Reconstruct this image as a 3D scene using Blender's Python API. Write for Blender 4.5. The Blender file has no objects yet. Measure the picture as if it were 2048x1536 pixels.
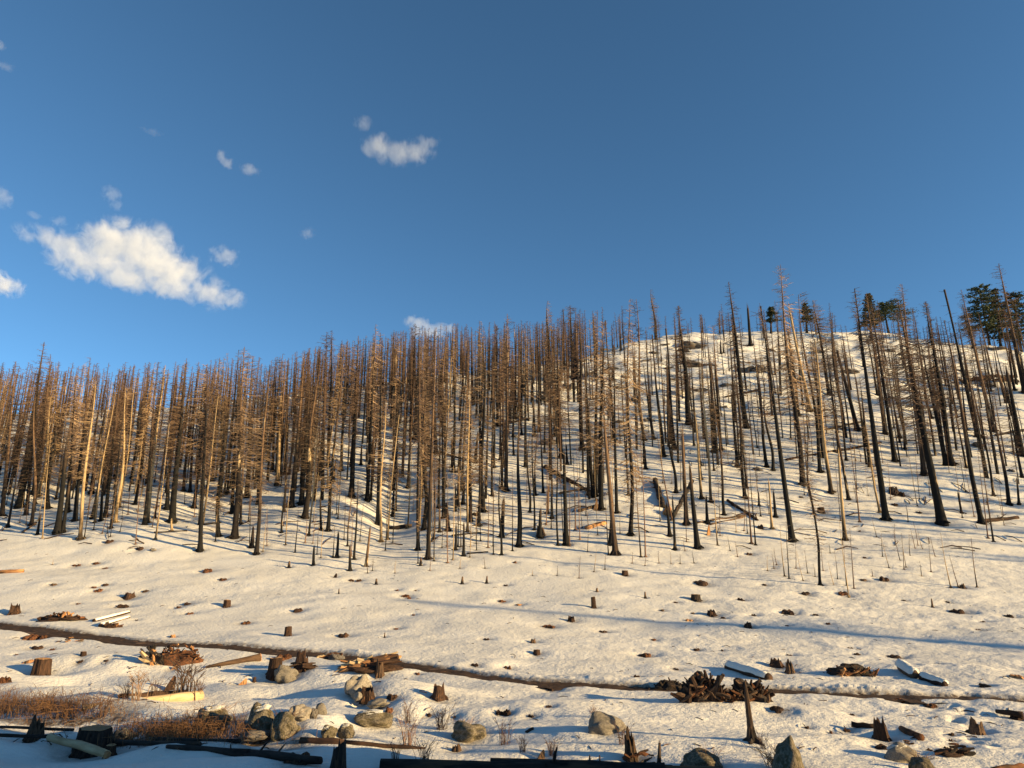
import bpy, bmesh, math, random
import numpy as np
from mathutils import Vector, Matrix

SC = bpy.context.scene
COL = SC.collection

# ------------------------------------------------------------------ camera, sky, sun, exposure
PITCH = math.radians(15.0)
FPX = 1405.0                                   # focal length in pixels of a 2048 px wide frame
cam_d = bpy.data.cameras.new('camera')
cam_d.sensor_width = 36.0
cam_d.lens = 36.0 * FPX / 2048.0
cam_d.clip_start = 0.1
cam_d.clip_end = 12000.0
cam = bpy.data.objects.new('camera', cam_d)
COL.objects.link(cam)
cam.location = (0, 0, 0)
cam.rotation_euler = (math.pi / 2 + PITCH, 0, 0)
SC.camera = cam

SUN_EL = math.radians(13.0)
SUN_AZ = math.radians(110.0)                   # clockwise from the view axis: low, behind on the right
world = bpy.data.worlds.new('World')
SC.world = world
world.use_nodes = True
wn = world.node_tree
sky_t = wn.nodes.new('ShaderNodeTexSky')
sky_t.sky_type = 'NISHITA'
sky_t.sun_disc = False
sky_t.sun_elevation = SUN_EL
sky_t.sun_rotation = SUN_AZ
sky_t.altitude = 2500.0
sky_t.air_density = 0.7
sky_t.dust_density = 0.6
sky_t.ozone_density = 3.0
bg = wn.nodes['Background']
tint = wn.nodes.new('ShaderNodeMix'); tint.data_type = 'RGBA'; tint.blend_type = 'MULTIPLY'
tint.inputs[0].default_value = 1.0; tint.inputs[7].default_value = (0.87, 1.11, 1.0, 1)      # a drier, more cyan mountain sky
wn.links.new(sky_t.outputs[0], tint.inputs[6])
wn.links.new(tint.outputs[2], bg.inputs[0])
bg.inputs[1].default_value = 0.094

sun_d = bpy.data.lights.new('sun', 'SUN')
sun_d.energy = 5.0
sun_d.angle = math.radians(0.53)
sun_d.color = (1.0, 0.73, 0.36)
sun = bpy.data.objects.new('sun', sun_d)
COL.objects.link(sun)
SUN_DIR = Vector((math.sin(SUN_AZ) * math.cos(SUN_EL), math.cos(SUN_AZ) * math.cos(SUN_EL), math.sin(SUN_EL)))
sun.rotation_euler = SUN_DIR.to_track_quat('Z', 'Y').to_euler()
sun.location = (60, -60, 60)

SC.view_settings.view_transform = 'Standard'
SC.view_settings.look = 'None'
SC.view_settings.gamma = 1.0
SC.view_settings.use_curve_mapping = False
SC.view_settings.exposure = 1.15
SC.cycles.volume_step_rate = 0.35
SC.cycles.max_bounces = 6
SC.cycles.diffuse_bounces = 3
SC.cycles.volume_bounces = 3
SC.cycles.transparent_max_bounces = 8

# ------------------------------------------------------------------ noise and the shape of the land
_rs = np.random.RandomState(5)
_PERM = _rs.rand(512, 512).astype(np.float64)

def vn(x, y, seed=0):
    """smooth value noise in -1..1, one lattice cell per unit"""
    x = np.asarray(x, float) + seed * 17.31
    y = np.asarray(y, float) + seed * 9.77
    xi = np.floor(x); yi = np.floor(y)
    fx = x - xi; fy = y - yi
    xi = xi.astype(np.int64) & 511; yi = yi.astype(np.int64) & 511
    xj = (xi + 1) & 511; yj = (yi + 1) & 511
    ux = fx * fx * fx * (fx * (fx * 6 - 15) + 10); uy = fy * fy * fy * (fy * (fy * 6 - 15) + 10)
    a = _PERM[xi, yi]; b = _PERM[xj, yi]; c = _PERM[xi, yj]; d = _PERM[xj, yj]
    return ((a * (1 - ux) + b * ux) * (1 - uy) + (c * (1 - ux) + d * ux) * uy) * 2 - 1

def sstep(a, b, x):
    t = np.clip((np.asarray(x, float) - a) / (b - a), 0, 1)
    return t * t * (3 - 2 * t)

def row_slope(py):
    """height over depth of everything seen on image row py"""
    v = (768.0 - np.asarray(py, float)) / FPX
    return (v * math.cos(PITCH) + math.sin(PITCH)) / (math.cos(PITCH) - v * math.sin(PITCH))

# height along the depth axis: road bank, hollow, meadow, steep burnt slope
_prof = [(-50, -1.65), (0, -1.65), (4, -1.7), (8, -2.6), (11, -3.15)]
for Yd, py in ((14, 1536), (17, 1460), (20.5, 1400), (25, 1340), (29, 1300), (34.5, 1250), (40.5, 1200), (46.5, 1150),
               (53, 1100), (60, 1050), (68, 1000), (85, 900), (107, 800), (138, 700), (165, 640), (230, 560), (420, 480)):
    _prof.append((Yd, Yd * float(row_slope(py))))
_pa = np.array(_prof)
TY = np.arange(0, 420.5, 0.5)
_raw = np.interp(TY, _pa[:, 0], _pa[:, 1])
_k = np.exp(-0.5 * (np.arange(-14, 15) * 0.5 / 2.2) ** 2); _k /= _k.sum()
_sm = np.convolve(np.pad(_raw, 14, mode='edge'), _k, mode='valid')
FZ = _raw + (_sm - _raw) * sstep(6, 14, TY)
FSL = np.gradient(FZ, TY)

# skyline row for each image column (where the snow meets the sky)
_skx = [-900, 0, 250, 500, 700, 900, 1050, 1120, 1172, 1222, 1305, 1390, 1520, 1755, 1865, 2000, 2048, 2300, 2900, 3600]
_sky = [850, 830, 825, 800, 772, 752, 738, 725, 712, 695, 676, 665, 663, 666, 680, 700, 706, 760, 900, 1040]
TT = np.linspace(-1.5, 1.5, 301)
TAB = np.zeros((len(TT), len(TY)))
for i, t in enumerate(TT):
    py = 720.0
    for _ in range(3):
        v = (768 - py) / FPX
        px = 1024 + FPX * t * (math.cos(PITCH) - v * math.sin(PITCH))
        py = float(np.interp(px, _skx, _sky))
    target = float(row_slope(py))
    ratio = FZ / np.maximum(TY, 1)
    ok = np.where((ratio >= target) & (TY > 40))[0]
    yc = TY[ok[0]] if len(ok) else 300.0
    y0 = yc
    for _ in range(5):
        w = sstep(y0 - 14, y0 + 14, TY)
        sl = FSL * (1 - w) + (-0.04) * w
        z = FZ[0] + np.concatenate([[0], np.cumsum((sl[1:] + sl[:-1]) * 0.25)])
        m = (z[60:] / TY[60:]).max()
        y0 += (target - m) / 0.0026 * 0.8
        y0 = min(max(y0, 50), 380)
    TAB[i] = z
_k2 = np.exp(-0.5 * (np.arange(-4, 5) / 1.8) ** 2); _k2 /= _k2.sum()
TAB = np.stack([np.convolve(np.pad(TAB[:, j], 4, mode='edge'), _k2, mode='valid') for j in range(TAB.shape[1])], 1)

def base_h(x, y):
    x = np.asarray(x, float); y = np.asarray(y, float)
    yy = np.clip(y, 0.0, 419.0)
    t = np.clip(x / np.maximum(y, 3.0), -1.49, 1.49)
    fi = (t + 1.5) / 0.01; i = np.clip(np.floor(fi).astype(int), 0, 299); a = fi - i
    fj = yy / 0.5; j = np.clip(np.floor(fj).astype(int), 0, len(TY) - 2); b = fj - j
    z = (TAB[i, j] * (1 - a) + TAB[i + 1, j] * a) * (1 - b) + (TAB[i, j + 1] * (1 - a) + TAB[i + 1, j + 1] * a) * b
    # unseen bank right of the frame, added and shaped to shade the near snow
    top = np.interp(x, [12.2, 13.6, 15, 16.5, 26, 40, 90], [3.2, 3.0, -.3, -1.5, -1.5, -1.5, -1.5])
    k = sstep(10.4, 8.5, y) * sstep(10.3, 12.4, x) * sstep(-60, -20, y)
    z = z + k * np.maximum(top + 0.18 * vn(x * .7, y * .7, 3) - z, 0)
    return z

def H(x, y):
    x = np.asarray(x, float); y = np.asarray(y, float)
    z = base_h(x, y)
    t = x / np.maximum(y, 3.0)
    vis = sstep(11, 14, y)
    # drifts of the near ground, long across the view
    near = vis * (1 - sstep(23, 31, y))
    calm = 1 - .85 * np.exp(-(trail_off(x, y) / 1.3) ** 2)
    d = 0.29 * vn(x / 4.2 + y * .12, y / 1.9, 1) + 0.10 * vn(x / 1.6 + y * .2, y / 0.8, 2)
    left = 0.55 + 0.6 * sstep(4, -4, x)
    z = z + near * d * left * calm
    mid = sstep(24, 32, y) * (1 - sstep(52, 60, y))
    z = z + mid * calm * (0.13 * vn(x / 7., y / 5., 4) + 0.04 * vn(x / 2.2, y / 1.4, 5))
    hill = sstep(52, 62, y)
    z = z + hill * (0.45 * vn(x / 9., y / 8., 6) + 0.18 * vn(x / 3.2, y / 2.6, 7))
    up = sstep(92, 112, y)
    z = z + up * (0.55 * vn(x / 4.5, y / 3.0, 8) + 0.25 * vn(x / 1.9, y / 1.5, 9))
    # gully between the left stand and the hill, and the swell left of it
    z = z - 1.5 * np.exp(-((t + 0.165 - (y - 60) * .001) / 0.045) ** 2) * np.exp(-((y - 68) / 11.) ** 2)
    z = z + 0.7 * np.exp(-((t + 0.53) / 0.11) ** 2) * np.exp(-((y - 57) / 5.) ** 2)
    # little ditch with the brush, lower left
    z = z - 0.30 * np.exp(-((y - 17.0 + .46 * (x + 7.2)) / 0.9) ** 2) * sstep(-2.5, -5, x) * sstep(-20, -16, x)
    return z

_YS = np.concatenate([np.arange(8, 60, 0.1), np.arange(60, 330, 0.25)])

def ray(px, py):
    u = (px - 1024.0) / FPX; v = (768.0 - py) / FPX
    fy = math.cos(PITCH) - v * math.sin(PITCH); fz = math.sin(PITCH) + v * math.cos(PITCH)
    return u / fy, fz / fy                        # x and z per metre of depth

def ground_at(px, py):
    """the place on the snow that the photograph shows at pixel px, py"""
    tx, tz = ray(px, py)
    h = H(_YS * tx, _YS)
    under = _YS * tz <= h
    k = int(np.argmax(under))
    if not under[k]:
        k = int(np.argmax(h / _YS)); Y = _YS[k]
        return float(Y * tx), float(Y), float(h[k])
    if k > 0:
        a0 = _YS[k - 1] * tz - h[k - 1]; a1 = _YS[k] * tz - h[k]
        Y = _YS[k - 1] + (_YS[k] - _YS[k - 1]) * a0 / (a0 - a1)
    else:
        Y = _YS[0]
    return float(Y * tx), float(Y), float(H(Y * tx, Y))

def px_size(p):
    """metres covered by one photograph pixel at point p"""
    return (p[1] * math.cos(PITCH) + p[2] * math.sin(PITCH)) / FPX

# the worn trail, crossing the meadow from the far left to the near right
TRAIL_PX = [(0, 1252), (100, 1263), (200, 1274), (260, 1282), (340, 1288), (450, 1293), (550, 1302), (650, 1310), (750, 1321),
            (850, 1333), (950, 1348), (1050, 1361), (1150, 1368), (1250, 1373), (1350, 1377), (1450, 1380), (1550, 1378), (1650, 1384),
            (1750, 1388), (1850, 1392), (1950, 1396), (2048, 1401)]
_tp = []
for q in TRAIL_PX:
    tx, tz = ray(*q)
    hh = base_h(_YS * tx, _YS)
    k = int(np.argmax(_YS * tz <= hh))
    _tp.append((_YS[k] * tx, _YS[k]))
_tp = np.array(_tp)
_tp = np.vstack([_tp[0] + (_tp[0] - _tp[2]) * 6, _tp, _tp[-1] + (_tp[-1] - _tp[-4]) * 8])

def trail_off(x, y):
    """signed distance beyond the middle of the trail (positive: uphill side)"""
    yc = np.interp(x, _tp[:, 0], _tp[:, 1])
    sl = (np.interp(np.asarray(x) + .5, _tp[:, 0], _tp[:, 1]) - np.interp(np.asarray(x) - .5, _tp[:, 0], _tp[:, 1]))
    return (y - yc) / np.sqrt(1 + sl * sl)

DENTS = []                                        # melt hollows: x, y, radius, depth

# ------------------------------------------------------------------ materials
class NT:
    def __init__(self, name):
        self.m = bpy.data.materials.new(name); self.m.use_nodes = True
        self.t = self.m.node_tree
        self.b = self.t.nodes.get('Principled BSDF')
        self.out = self.t.nodes.get('Material Output')
    def n(self, kind, **kw):
        nd = self.t.nodes.new(kind)
        for k, v in kw.items():
            setattr(nd, k, v)
        return nd
    def l(self, a, b):
        self.t.links.new(a, b)
    def noise(self, vec, scale, detail=3.0, rough=0.55, dim='3D'):
        nd = self.n('ShaderNodeTexNoise'); nd.noise_dimensions = dim
        nd.inputs['Scale'].default_value = scale; nd.inputs['Detail'].default_value = detail
        nd.inputs['Roughness'].default_value = rough
        if vec is not None: self.l(vec, nd.inputs['Vector'])
        return nd
    def ramp(self, fac, stops):
        nd = self.n('ShaderNodeValToRGB')
        while len(nd.color_ramp.elements) < len(stops): nd.color_ramp.elements.new(0.5)
        for e, (p, c) in zip(nd.color_ramp.elements, stops):
            e.position = p; e.color = (c[0], c[1], c[2], 1) if not isinstance(c, (int, float)) else (c, c, c, 1)
        self.l(fac, nd.inputs[0])
        return nd.outputs[0]
    def math(self, op, a, b=None, c=None, clamp=False):
        nd = self.n('ShaderNodeMath', operation=op); nd.use_clamp = clamp
        for i, v in enumerate((a, b, c)):
            if v is None: continue
            if isinstance(v, (int, float)): nd.inputs[i].default_value = v
            else: self.l(v, nd.inputs[i])
        return nd.outputs[0]
    def mix(self, fac, a, b):
        nd = self.n('ShaderNodeMix', data_type='RGBA')
        for s, v in ((nd.inputs[0], fac), (nd.inputs[6], a), (nd.inputs[7], b)):
            if isinstance(v, (int, float)): s.default_value = v
            elif isinstance(v, tuple): s.default_value = (v[0], v[1], v[2], 1)
            else: self.l(v, s)
        return nd.outputs[2]
    def bump(self, h, strength, dist, normal=None):
        nd = self.n('ShaderNodeBump'); nd.inputs['Strength'].default_value = strength; nd.inputs['Distance'].default_value = dist
        self.l(h, nd.inputs['Height'])
        if normal is not None: self.l(normal, nd.inputs['Normal'])
        self.l(nd.outputs[0], self.b.inputs['Normal'])
        return nd.outputs[0]
    def coords(self, sx=1, sy=1, sz=1, which='Object', rnd=False):
        tc = self.n('ShaderNodeTexCoord')
        mp = self.n('ShaderNodeMapping'); mp.inputs['Scale'].default_value = (sx, sy, sz)
        self.l(tc.outputs[which], mp.inputs['Vector'])
        if rnd:
            oi = self.n('ShaderNodeObjectInfo')
            v = self.n('ShaderNodeCombineXYZ')
            self.l(self.math('MULTIPLY', oi.outputs['Random'], 61.0), v.inputs[0])
            self.l(self.math('MULTIPLY', oi.outputs['Random'], 37.0), v.inputs[2])
            self.l(v.outputs[0], mp.inputs['Location'])
        return mp.outputs[0]
    def done(self, rough=0.8, spec=0.25):
        self.b.inputs['Roughness'].default_value = rough
        self.b.inputs['Specular IOR Level'].default_value = spec
        return self.m

def mat_snow():
    t = NT('old_snow')
    c = t.coords()
    big = t.noise(c, 0.35, 3)
    grain = t.noise(t.coords(7.0, 10.0, 9.0), 1.0, 3, 0.55)
    fine = t.noise(c, 27.0, 3, 0.6)
    wind = t.noise(t.coords(1.4, 4.2, 2.5), 1.0, 3, 0.55)
    col = t.ramp(big.outputs[0], [(0.3, (0.665, 0.63, 0.56)), (0.7, (0.745, 0.71, 0.64))])
    # needles and bark crumbs frozen into the old snow
    sp = t.noise(c, 26.0, 2, 0.7)
    spots = t.ramp(sp.outputs[0], [(0.70, 0.0), (0.75, 1.0)])
    pt = t.noise(c, 0.5, 3)
    patch = t.ramp(pt.outputs[0], [(0.45, 0.0), (0.66, 1.0)])
    f = t.math('MULTIPLY', spots, t.math('MULTIPLY', patch, 0.55))
    at = t.n('ShaderNodeAttribute'); at.attribute_name = 'soil'
    dn = t.noise(c, 6.0, 4, 0.7)
    soil = t.math('MULTIPLY', at.outputs['Fac'], t.ramp(dn.outputs[0], [(0.30, 0.35), (0.55, 1.0)]))
    col = t.mix(f, col, (0.16, 0.10, 0.06))
    col = t.mix(soil, col, (0.10, 0.065, 0.04))
    t.l(col, t.b.inputs['Base Color'])
    h = t.math('ADD', t.math('MULTIPLY', grain.outputs[0], 0.8), t.math('MULTIPLY', fine.outputs[0], 0.25))
    h = t.math('ADD', h, t.math('MULTIPLY', wind.outputs[0], 0.35))
    t.bump(h, 0.8, 0.06)
    return t.done(0.75, 0.2)

def mat_bark(name, black, brown, char0, char1, pale=None, pale_at=0.62):
    """char at the foot fading upward into bare brown wood; attribute hz is height 0..1"""
    t = NT(name)
    oi = t.n('ShaderNodeObjectInfo')
    at = t.n('ShaderNodeAttribute'); at.attribute_name = 'hz'
    c = t.coords(5, 5, 0.55, rnd=True)
    n1 = t.noise(c, 1.0, 4, 0.6)
    c2 = t.coords(22, 22, 2.5, rnd=True)
    n2 = t.noise(c2, 1.0, 4, 0.65)
    edge = t.math('ADD', char0, t.math('MULTIPLY', oi.outputs['Random'], char1 - char0))
    k = t.math('SUBTRACT', t.math('ADD', at.outputs['Fac'], t.math('MULTIPLY', t.math('SUBTRACT', n1.outputs[0], 0.5), 0.9)), edge)
    k = t.math('MULTIPLY_ADD', k, 3.2, 0.5, clamp=True)
    br = t.mix(n2.outputs[0], tuple(v * 0.45 for v in brown), tuple(v * 1.35 for v in brown))
    bl = t.mix(n2.outputs[0], tuple(v * 0.5 for v in black), tuple(v * 1.9 for v in black))
    col = t.mix(k, bl, br)
    if pale:
        pn = t.noise(t.coords(2.2, 2.2, 0.22, rnd=True), 1.0, 3, 0.5)
        pf = t.ramp(pn.outputs[0], [(pale_at, 0.0), (pale_at + 0.05, 1.0)])
        pc = t.mix(n2.outputs[0], tuple(v * 0.7 for v in pale), tuple(v * 1.15 for v in pale))
        col = t.mix(pf, col, pc)
    t.l(col, t.b.inputs['Base Color'])
    t.bump(n2.outputs[0], 0.7, 0.04)
    return t.done(0.9, 0.15)

def mat_simple(name, dark, light, scale=4.0, stretch=(1, 1, 1), rough=0.9, bump=0.6, dist=0.02, accent=None, acc_at=0.62, vary=0.0):
    t = NT(name)
    c = t.coords(*stretch, rnd=True)
    n1 = t.noise(c, scale, 5, 0.62)
    col = t.ramp(n1.outputs[0], [(0.32, dark), (0.68, light)])
    if accent:
        n2 = t.noise(c, scale * 0.45, 3, 0.55)
        col = t.mix(t.ramp(n2.outputs[0], [(acc_at - 0.05, 0.0), (acc_at + 0.05, 1.0)]), col, accent)
    if vary:
        oi = t.n('ShaderNodeObjectInfo')
        hv = t.n('ShaderNodeHueSaturation')
        t.l(t.math('MULTIPLY_ADD', oi.outputs['Random'], vary, 1 - vary * 0.5), hv.inputs['Value'])
        t.l(col, hv.inputs['Color']); col = hv.outputs[0]
    t.l(col, t.b.inputs['Base Color'])
    t.bump(n1.outputs[0], bump, dist)
    return t.done(rough, 0.2)

M = {}
M['snow'] = mat_snow()
M['bark_mid'] = mat_bark('scorched_bark', (0.010, 0.009, 0.0085), (0.115, 0.07, 0.045), 0.38, 0.95, (0.46, 0.32, 0.18), 0.67)
M['bark_brown'] = mat_bark('browned_bark', (0.018, 0.014, 0.012), (0.165, 0.10, 0.06), 0.15, 0.65, (0.50, 0.36, 0.20), 0.64)
M['bark_black'] = mat_bark('charred_bark', (0.012, 0.011, 0.010), (0.085, 0.055, 0.036), 0.55, 1.05, (0.40, 0.27, 0.15), 0.74)
M['bark_pale'] = mat_bark('peeled_wood', (0.03, 0.022, 0.016), (0.45, 0.31, 0.165), 0.02, 0.22)
M['twig'] = mat_simple('dead_twigs', (0.09, 0.058, 0.038), (0.40, 0.27, 0.165), 1.2, vary=0.9, bump=0.0)
M['twig_dark'] = mat_simple('scorched_twigs', (0.045, 0.031, 0.024), (0.20, 0.125, 0.08), 1.2, vary=0.8, bump=0.0)
M['twig_pale'] = mat_simple('pale_dead_twigs', (0.22, 0.14, 0.08), (0.40, 0.27, 0.15), 1.2, vary=0.5, bump=0.0)
M['sapling'] = mat_simple('sapling_bark', (0.07, 0.04, 0.028), (0.20, 0.115, 0.075), 3.0, vary=0.8, bump=0.2)
M['char'] = mat_simple('charred_wood', (0.008, 0.007, 0.007), (0.045, 0.034, 0.028), 9, (1, 1, 0.25), bump=0.9, dist=0.03, accent=(0.075, 0.045, 0.028), acc_at=0.60)
M['oldwood'] = mat_simple('weathered_wood', (0.035, 0.022, 0.015), (0.17, 0.10, 0.058), 9, (1, 1, 0.22), bump=0.9, dist=0.03, accent=(0.03, 0.022, 0.018), acc_at=0.58, vary=0.5)
M['redwood'] = mat_simple('rotten_red_wood', (0.032, 0.014, 0.008), (0.19, 0.078, 0.034), 7, (1, 1, 0.35), bump=0.9, dist=0.03, accent=(0.025, 0.016, 0.012), acc_at=0.60, vary=0.6)
M['darkwood'] = mat_simple('dark_rotten_wood', (0.013, 0.009, 0.0075), (0.075, 0.039, 0.023), 8, (1, 1, 0.3), bump=0.9, dist=0.03, accent=(0.13, 0.058, 0.026), acc_at=0.66, vary=0.5)
M['cut'] = mat_simple('sawn_wood', (0.25, 0.13, 0.06), (0.46, 0.27, 0.13), 14, (1, 1, 1), bump=0.3, dist=0.01, vary=0.4)
M['orange'] = mat_simple('split_orange_wood', (0.24, 0.10, 0.04), (0.52, 0.28, 0.12), 8, (1, 1, 0.2), bump=0.7, dist=0.02, accent=(0.06, 0.032, 0.02), acc_at=0.62, vary=0.4)
M['palelog'] = mat_simple('bleached_log', (0.34, 0.23, 0.12), (0.58, 0.43, 0.25), 7, (1, 1, 0.25), bump=0.6, dist=0.02, accent=(0.16, 0.09, 0.05), acc_at=0.66)
M['granite'] = mat_simple('granite', (0.12, 0.105, 0.085), (0.28, 0.24, 0.19), 9, bump=0.5, dist=0.02, accent=(0.13, 0.12, 0.10), acc_at=0.62, vary=0.4)
M['lichen'] = mat_simple('lichened_rock', (0.06, 0.052, 0.04), (0.24, 0.195, 0.135), 8, bump=0.9, dist=0.04, accent=(0.085, 0.07, 0.04), acc_at=0.54, vary=0.3)
M['darkrock'] = mat_simple('dark_rock', (0.05, 0.046, 0.042), (0.19, 0.165, 0.14), 5, bump=0.8, dist=0.04, accent=(0.09, 0.06, 0.04), acc_at=0.6, vary=0.6)
M['brush'] = mat_simple('dry_brush', (0.11, 0.052, 0.026), (0.29, 0.155, 0.07), 2.5, bump=0.0, vary=0.4)
M['dirt'] = mat_simple('trail_dirt', (0.026, 0.016, 0.011), (0.075, 0.044, 0.027), 5, bump=0.9, dist=0.04, accent=(0.17, 0.10, 0.06), acc_at=0.66)
M['needle'] = mat_simple('pine_needles', (0.016, 0.022, 0.010), (0.06, 0.068, 0.028), 1.6, bump=0.0, vary=0.5)
M['needle_scorched'] = mat_simple('scorched_needles', (0.035, 0.035, 0.016), (0.10, 0.085, 0.04), 1.4, bump=0.0, vary=0.4)

# ------------------------------------------------------------------ mesh building
class MB:
    def __init__(self):
        self.v = []; self.f = []; self.h = []
    def add(self, verts, faces, hz=None):
        o = len(self.v)
        self.v.extend(verts)
        self.f.extend([tuple(i + o for i in q) for q in faces])
        self.h.extend(hz if hz is not None else [0.0] * len(verts))
    def tube(self, pts, rad, sides=6, cap=True, hz=None, jag=None, rnd=None, twist=0.0):
        """a round, tapering limb through pts"""
        n = len(pts); vs = []; hs = []
        pts = [Vector(p) for p in pts]
        for i, p in enumerate(pts):
            d = (pts[min(i + 1, n - 1)] - pts[max(i - 1, 0)])
            if d.length < 1e-9: d = Vector((0, 0, 1))
            d.normalize()
            a = Vector((1, 0, 0)) if abs(d.x) < 0.8 else Vector((0, 1, 0))
            e1 = d.cross(a).normalized(); e2 = d.cross(e1).normalized()
            for k in range(sides):
                g = 2 * math.pi * k / sides + twist * i
                r = rad[i]
                if rnd: r *= 1 + rnd.uniform(-jag, jag)
                vs.append(tuple(p + (e1 * math.cos(g) + e2 * math.sin(g)) * r))
                hs.append(hz[i] if hz else 0.0)
        fs = []
        for i in range(n - 1):
            for k in range(sides):
                a = i * sides + k; b = i * sides + (k + 1) % sides
                fs.append((a, b, b + sides, a + sides))
        if cap:
            fs.append(tuple(range(sides))[::-1])
            fs.append(tuple((n - 1) * sides + k for k in range(sides)))
        self.add(vs, fs, hs)
    def mesh(self, name, mat, smooth=False):
        me = bpy.data.meshes.new(name)
        me.from_pydata([tuple(map(float, p)) for p in self.v], [], self.f)
        at = me.attributes.new('hz', 'FLOAT', 'POINT')
        at.data.foreach_set('value', np.array(self.h, np.float32))
        me.materials.append(mat)
        if smooth:
            me.polygons.foreach_set('use_smooth', np.ones(len(me.polygons), bool))
        me.update()
        return me

def link(name, me, parent=None):
    o = bpy.data.objects.new(name, me); COL.objects.link(o)
    if parent is not None: o.parent = parent
    return o

def thing(name, label, cat, loc=(0, 0, 0), group=None, me=None):
    o = bpy.data.objects.new(name, me); COL.objects.link(o)
    o.location = loc; o['label'] = label; o['category'] = cat
    if group: o['group'] = group
    return o

def copy_child(src, parent):
    c = src.copy(); COL.objects.link(c); c.parent = parent
    return c

# ---- trunks and crowns
def trunk_mesh(name, mat, Ht, r0, seed, broken=False, sides=9, rings=18, crook=0.10, flare=0.38, top_r=0.015, taper=.8):
    rd = random.Random(seed); mb = MB()
    pts = []; rad = []; hz = []
    ox = oy = 0.0
    ax = rd.uniform(-1, 1) * crook; ay = rd.uniform(-1, 1) * crook; p1 = rd.uniform(0, 6); p2 = rd.uniform(0, 6)
    for i in range(rings):
        q = (i / (rings - 1)) ** 1.35
        z = -0.35 + q * (Ht + 0.35)
        zz = max(z, 0)
        ox = ax * math.sin(p1 + zz * 0.33) * min(1, zz / 4) * 1.5
        oy = ay * math.sin(p2 + zz * 0.27) * min(1, zz / 4) * 1.5
        f = zz / Ht
        r = r0 * ((1 - f) ** taper if not broken else (1 - 0.45 * f)) + flare * r0 * math.exp(-max(z, -0.2) / (1.2 * r0 + 0.10))
        if not broken: r = max(r, top_r)
        pts.append((ox, oy, z)); rad.append(r); hz.append(f)
    mb.tube(pts, rad, sides, True, hz, 0.06, rd)
    if broken:
        # splintered top: long slivers
        px_, py_, pz_ = pts[-1]
        for k in range(5):
            a = k * 1.256 + rd.uniform(-.3, .3); rr = rad[-1] * 0.6; hh = rd.uniform(0.2, 1.0) * min(1.3, 5 * r0) * min(1.0, .08 + Ht / 6)
            b = (px_ + math.cos(a) * rr, py_ + math.sin(a) * rr, pz_ - 0.1)
            e = (px_ + math.cos(a) * rr * 0.9, py_ + math.sin(a) * rr * 0.9, pz_ + hh)
            mb.tube([b, e], [rr * 0.55, rr * 0.08], 4, True, [1.0, 1.0])
    # bark crumbs and roots heaped at the foot
    for k in range(9):
        a = k * 0.7 + rd.uniform(-.2, .2); L = r0 * rd.uniform(1.4, 2.5)
        mb.tube([(0, 0, 0.12), (math.cos(a) * L * 0.6, math.sin(a) * L * 0.6, 0.07), (math.cos(a) * L, math.sin(a) * L, -0.06)],
                [r0 * 0.5, r0 * 0.38, 0.05], 5, True, [0, 0, 0])
    return mb.mesh(name, mat, True)

def crown_mesh(name, mat, Ht, r0, seed, n, start, Lmax, shape=0.6, droop=0.25, twigs=3, thick=1.0, low=0.25, tuft=0.0):
    """bare, broken limbs round the upper stem"""
    rd = random.Random(seed); mb = MB()
    w1, w2, a0, lop = rd.uniform(0, 6), rd.uniform(0, 6), rd.uniform(0, 6.28), rd.uniform(.1, .55)
    for i in range(n):
        f = start + (1 - start) * (i + rd.random()) / n
        f = min(f, 0.995)
        clump = .5 + .5 * math.sin(f * 23 + w1) * math.sin(f * 9 + w2)
        if rd.random() > .45 + .75 * clump: continue
        z = f * Ht
        env = Lmax * (1 - f) ** shape + 0.12
        rise = min(1.0, (f - start) / 0.18 + low)
        L = env * rise * (rd.uniform(0.25, 1.0) if rd.random() < 0.8 else rd.uniform(1.0, 1.5))
        if tuft and f > 0.8: L += tuft * rd.random()
        a = rd.uniform(0, 2 * math.pi)
        L *= (.7 + .6 * clump) * (1 + lop * math.cos(a - a0))
        rt = r0 * (1 - f) ** .8
        dz = -droop * rd.uniform(0.1, 1.5) + (0.35 if f > 0.85 else 0)
        c, s = math.cos(a), math.sin(a)
        th = (0.012 + 0.017 * min(1.6, L)) * thick
        p0 = (c * rt * .6, s * rt * .6, z)
        p1 = (c * (rt + L * .45), s * (rt + L * .45), z + dz * L * .6)
        b = rd.uniform(-.35, .35)
        e = (c * (rt + L) - s * b * L * .4, s * (rt + L) + c * b * L * .4, z + dz * L + 0.22 * L * rd.uniform(-0.4, 1.1))
        mb.tube([p0, p1, e], [th, th * .75, th * .3], 3, False)
        for k in range(twigs if L > 0.35 else 1):
            g = rd.uniform(.3, .95)
            q = [p0[j] + (p1[j] - p0[j]) * g * 2 if g < .5 else p1[j] + (e[j] - p1[j]) * (g - .5) * 2 for j in range(3)]
            sgn = rd.choice((-1, 1)); tl = L * rd.uniform(.2, .5)
            aa = a + sgn * rd.uniform(.5, 1.2)
            e2 = (q[0] + math.cos(aa) * tl, q[1] + math.sin(aa) * tl, q[2] + tl * rd.uniform(-.7, .35))
            mb.tube([q, e2], [th * .55, th * .25], 3, False)
    me = mb.mesh(name, mat)
    return me

PROTO = {}
def proto(kind, Ht, r0, trunk, crown):
    PROTO[kind] = (Ht, r0, trunk, crown)

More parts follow.
